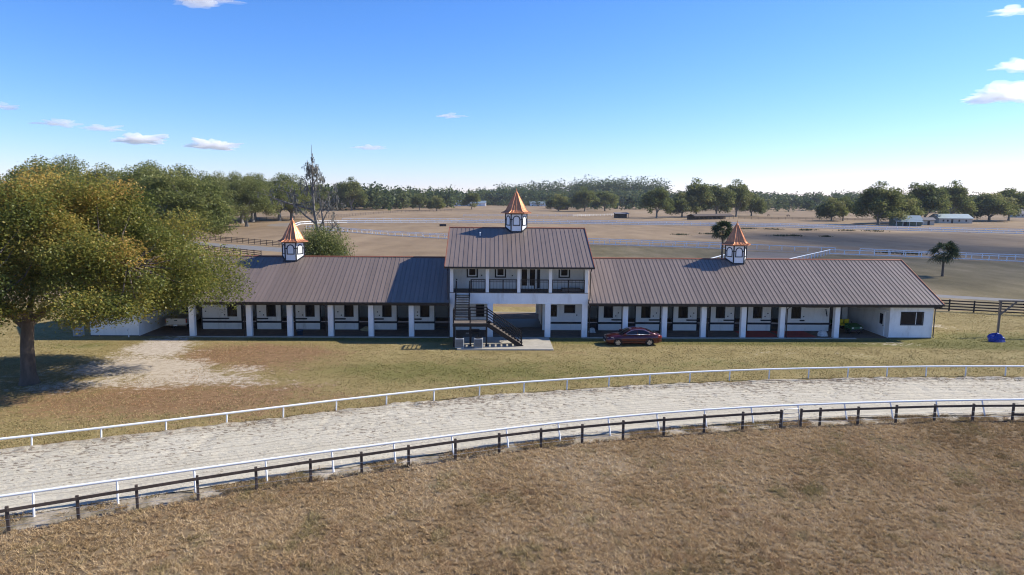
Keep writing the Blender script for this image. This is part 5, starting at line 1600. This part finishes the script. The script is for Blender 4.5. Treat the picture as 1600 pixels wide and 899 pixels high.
def dry_mat():
    m, nt, out = nodes('dry_grass')
    a = N(nt, 'ShaderNodeAttribute', attribute_name='tint').outputs['Fac']
    c_ = ramp(nt, a, [(0, (.15, .122, .055)), (.25, (.29, .195, .095)), (.55, (.51, .36, .19)), (.8, (.63, .47, .275)), (1, (.70, .57, .39))])
    p_ = pos(nt)
    c_ = mix(nt, math_(nt, 'MULTIPLY', smooth(nt, noise(nt, p_, .55, 4, .6), .52, .68), .38), c_, (.42, .26, .145))
    c_ = mix(nt, math_(nt, 'MULTIPLY', smooth(nt, noise(nt, pos(nt, (1.3, .8, 1)), .42, 4, .65), .52, .68), .55), c_, (.27, .24, .10))
    d = N(nt, 'ShaderNodeBsdfDiffuse'); tr = N(nt, 'ShaderNodeBsdfTranslucent'); mx = N(nt, 'ShaderNodeMixShader'); mx.inputs[0].default_value = .3
    nt.links.new(c_, d.inputs[0]); nt.links.new(c_, tr.inputs[0]); nt.links.new(d.outputs[0], mx.inputs[1]); nt.links.new(tr.outputs[0], mx.inputs[2])
    nt.links.new(mx.outputs[0], out.inputs['Surface'])
    return m
M['grass_dry'] = dry_mat()
M['grass_lawn'] = leaf_mat('lawn_grass', [(0, (.10, .115, .024)), (.3, (.215, .190, .050)), (.6, (.335, .265, .12)), (.85, (.42, .285, .14)), (1, (.43, .23, .105))], .2)
rg = np.random.default_rng(100)
nt_ = 56000; nb_ = 11
Yt = 18.5 + 21.5 * rg.random(nt_) ** .95; Xt = (rg.random(nt_) * 2 - 1) * (Yt * .78 + 1.5)
keep = (Yt < FENCE(Xt) + .12)
Xt, Yt = Xt[keep], Yt[keep]
tt_ = .62 + (fbm(Xt, Yt, 3.5, 63) - .5) * .6 + (fbm(Xt, Yt, 9, 68) - .5) * .35 + rg.normal(0, .12, len(Xt))
ts_ = rg.uniform(.55, 1.35, len(Xt)) * (.75 + .5 * fbm(Xt, Yt, 1.2, 69))
id_ = np.repeat(np.arange(len(Xt)), nb_)
X = Xt[id_] + rg.normal(0, .035, len(id_)) * ts_[id_]; Y = Yt[id_] + rg.normal(0, .035, len(id_)) * ts_[id_]
tn = tt_[id_] + rg.normal(0, .06, len(id_))
grass('pasture_grass', 'dormant brown pasture grass in the foreground', X, Y, pad_z(X, Y) + .002, .105 * ts_[id_], .034, tn, M['grass_dry'], 1)
n = 330000
Y = 33 + 45 * rg.random(n) ** 1.15; X = (rg.random(n) * 2 - 1) * (Y * .80 + 2)
lc = (X * cosr + (Y - 61.6) * sinr); lb_ = (-X * sinr + (Y - 61.6) * cosr)
keep = (Y > TRK_OUT(X) + .25) & ~((lc > -38.4) & (lc < 39.5) & (lb_ > -.45)) & ~((lc > -4.8) & (lc < 3.45) & (lb_ > -5.45) & (lb_ < 0)) & (X < 60)
X, Y = X[keep], Y[keep]
off_ = (fbm(X, Y, 2.2, 71) - .5) * 2.0
sand_ = lawn_sand(X, Y) + off_ * .8; lit_ = lawn_litter(X, Y) + off_ * .7; gr_ = lawn_green(X, Y) + off_ * .6
keep = rg.random(len(X)) < np.clip(1.15 - sand_ * 1.3, .03, 1) * (.45 + .55 * (fbm(X, Y, .8, 73) > .42))
X, Y, lit_, gr_ = X[keep], Y[keep], lit_[keep], gr_[keep]
tn = .60 + np.clip(lit_, 0, 1) * .28 - np.clip(gr_, 0, 1) * .42 + rg.normal(0, .10, len(X)) + (fbm(X, Y, 1.2, 75) - .5) * .4
grass('lawn_grass', 'short patchy lawn grass around the stable', X, Y, np.zeros(len(X)) + .005, .06, .05, tn, M['grass_lawn'], 2)
n = 60000
X = rg.uniform(-42, 48, n); f_ = rg.random(n)
Y = FENCE(X) + .0 + f_ * (TRK_IN(X) + .15 - FENCE(X))
keep = fbm(X, Y, 1.0, 81) > .42 + .15 * rg.random(n)
X, Y = X[keep], Y[keep]
grass('verge_weeds', 'weedy grass between the brown fence and the track', X, Y, np.zeros(len(X)) + .01, .15, .04, .32 + rg.normal(0, .22, len(X)), M['grass_dry'], 3)
n = 24000
X = rg.uniform(-45, 52, n); Y = TRK_OUT(X) + rg.normal(0, .22, n)
keep = fbm(X, Y, .7, 91) > .45
X, Y = X[keep], Y[keep]
grass('track_edge_grass', 'rough grass tufts along the outer track edge', X, Y, np.zeros(len(X)) + .02, .17, .05, .18 + rg.normal(0, .15, len(X)), M['grass_dry'], 4)
# coarse tussocks: dark spots in the pasture and weed patches in the infield
P_ = []
for cx, cy, s_, n_ in [(13.2, 29.0, .38, 260), (20.5, 29.6, .16, 130), (31, 30.5, .14, 80), (27.5, 28.7, .2, 110), (26.5, 27.6, .16, 80), (22.8, 25.3, .2, 90), (-7, 22.2, .25, 110), (9, 24, .2, 80), (16, 33.5, .2, 70), (2, 23.5, .2, 80), (-2, 27, .2, 70), (24.8, 33, .2, 90), (18, 27, .15, 60), (-12, 24, .2, 70), (5, 29.5, .2, 70), (11, 26.2, .2, 70), (29, 33.5, .18, 80)]:
    P_.append(np.stack([rg.normal(cx, s_, n_), rg.normal(cy, s_ * .7, n_)], 1))
P_ = np.concatenate(P_)
grass('pasture_tussocks', 'darker coarse tussocks dotted in the foreground pasture', P_[:, 0], P_[:, 1], pad_z(P_[:, 0], P_[:, 1]), .15, .045, .14 + rg.normal(0, .12, len(P_)), M['grass_dry'], 5)
P_ = []
for cx, cy, s_ in [(92, 235, 2.2), (97, 236, 1.6), (107, 233, 1.), (80, 250, 1.5), (84, 262, 1.8), (98, 286, 2.2), (108, 284, 2.5), (122, 282, 2.0), (119, 278, 1.4), (136, 279, 2.2), (146, 276, 2.5), (70, 243, 1.2), (58, 236, 1.5), (95, 163, 1.5), (91, 165, 1.3)]:
    P_.append(np.stack([rg.normal(cx, s_ * .9, 90), rg.normal(cy, s_ * .8, 90)], 1))
P_ = np.concatenate(P_)
M['weed'] = leaf_mat('dark_weed', [(0, (.02, .03, .012)), (1, (.06, .07, .03))])
grass('infield_weeds', 'dark green weed patches in the infield of the oval', P_[:, 0], P_[:, 1], np.zeros(len(P_)), .55, .35, rg.random(len(P_)), M['weed'], 6)

# ------------------------------------------------------------------ clouds (real vapour bodies) and haze
def cloud(name, label, c, rx, ry, rz, seed, density, aniso=0.0):
    rd = random.Random(seed); rgc = np.random.default_rng(seed)
    import bmesh
    bm = bmesh.new()
    bmesh.ops.create_icosphere(bm, subdivisions=5, radius=1.0)
    V = np.array([v.co[:] for v in bm.verts])
    ph = rgc.uniform(0, 6.28, (10, 3)); fr_ = rgc.uniform(1.5, 6.5, (10, 3))
    k = np.ones(len(V))
    for i in range(10):
        k += .55 / (1 + i * .35) * np.sin(V[:, 0] * fr_[i, 0] + ph[i, 0]) * np.sin(V[:, 1] * fr_[i, 1] + ph[i, 1]) * np.sin(V[:, 2] * fr_[i, 2] + ph[i, 2])
    for i in range(6):
        f2 = rgc.uniform(8, 15, 3); q2 = rgc.uniform(0, 6.28, 3)
        k += .13 * np.sin(V[:, 0] * f2[0] + q2[0]) * np.sin(V[:, 1] * f2[1] + q2[1]) * np.sin(V[:, 2] * f2[2] + q2[2])
    V = V * k[:, None]
    V[:, 2] = np.where(V[:, 2] < 0, V[:, 2] * .45, V[:, 2])
    for v, p in zip(bm.verts, V): v.co = (p[0] * rx, p[1] * ry, p[2] * rz)
    me = bpy.data.meshes.new(name); bm.to_mesh(me); bm.free()
    o = bpy.data.objects.new(name, me); col.objects.link(o); o.location = c
    m, nt, out = nodes('vapour')
    pv = N(nt, 'ShaderNodeVolumeScatter'); pv.inputs['Color'].default_value = (1, 1, 1, 1); pv.inputs['Density'].default_value = density; pv.inputs['Anisotropy'].default_value = aniso
    nt.links.new(pv.outputs[0], out.inputs['Volume'])
    me.materials.append(m)
    return tag(o, label, 'cloud')
def sky_at(u, v, dist):
    """point on the viewing direction of photograph pixel (u, v) at a distance: where that cloud hangs"""
    d = cam.matrix_world.to_3x3() @ Vector(((u - 800) / 1067, (449.5 - v) / 1067, -1)).normalized()
    return Vector((0, 0, 12.9)) + d * dist
for u, v, wpx, hpx, sd_, lb in ((333, 229, 62, 20, 1, 'brightest small white cloud low over the left trees'), (216, 220, 58, 18, 2, 'white cloud next left of the brightest low cloud'), (92, 194, 44, 12, 3, 'thin wisp cloud at upper left of the low cloud group'), (160, 202, 46, 9, 4, 'flat wisp cloud between the left low clouds'),
        (578, 232, 42, 9, 5, 'small flat cloud right of the bare dead tree top'), (700, 182, 36, 8, 6, 'tiny wisp cloud high over the centre roof'), (4, 168, 34, 9, 7, 'small cloud cut by the left picture edge'), (305, -2, 120, 14, 8, 'thin streak of cloud at the top edge, left of centre'),
        (1572, 150, 86, 34, 9, 'largest white cloud at the right picture edge'), (1590, 106, 46, 20, 10, 'smaller ragged cloud above the large right-edge cloud'), (1582, 19, 52, 9, 11, 'thin streak of cloud at the upper right corner')):
    dist = 5000.0
    c = sky_at(u, v, dist)
    k = dist / 1067
    cloud('cloud', lb, c, wpx * k * .42, wpx * k * .3, hpx * k * .42, sd_, .03 if v > 60 and 50 < wpx < 80 else .014, .5 if u > 1400 else 0.0)
# a thin cloud off to the right, between the farm and the sun: its shadow lies over the right wing and the infield
gc = Vector((130, 182, 0)); hgt = 520.0
c = gc + SUN * (hgt / SUN.z)
cloud('cloud', 'thin cloud off to the right that shades the right wing and infield', c, 100, 70, 30, 21, .021)

def haze():
    b = MB().box(-1750, 1750, -60, 2600, -1.0, 62)
    o = b.obj('haze', None)
    m, nt, out = nodes('haze')
    pv = N(nt, 'ShaderNodeVolumePrincipled')
    pv.inputs['Color'].default_value = (.80, .88, 1.0, 1); pv.inputs['Density'].default_value = .00007
    pv.inputs['Anisotropy'].default_value = .2
    nt.links.new(pv.outputs[0], out.inputs['Volume'])
    o.data.materials.append(m)
    tag(o, kind='stuff'); o['label'] = 'thin pale haze over the far fields'
haze()
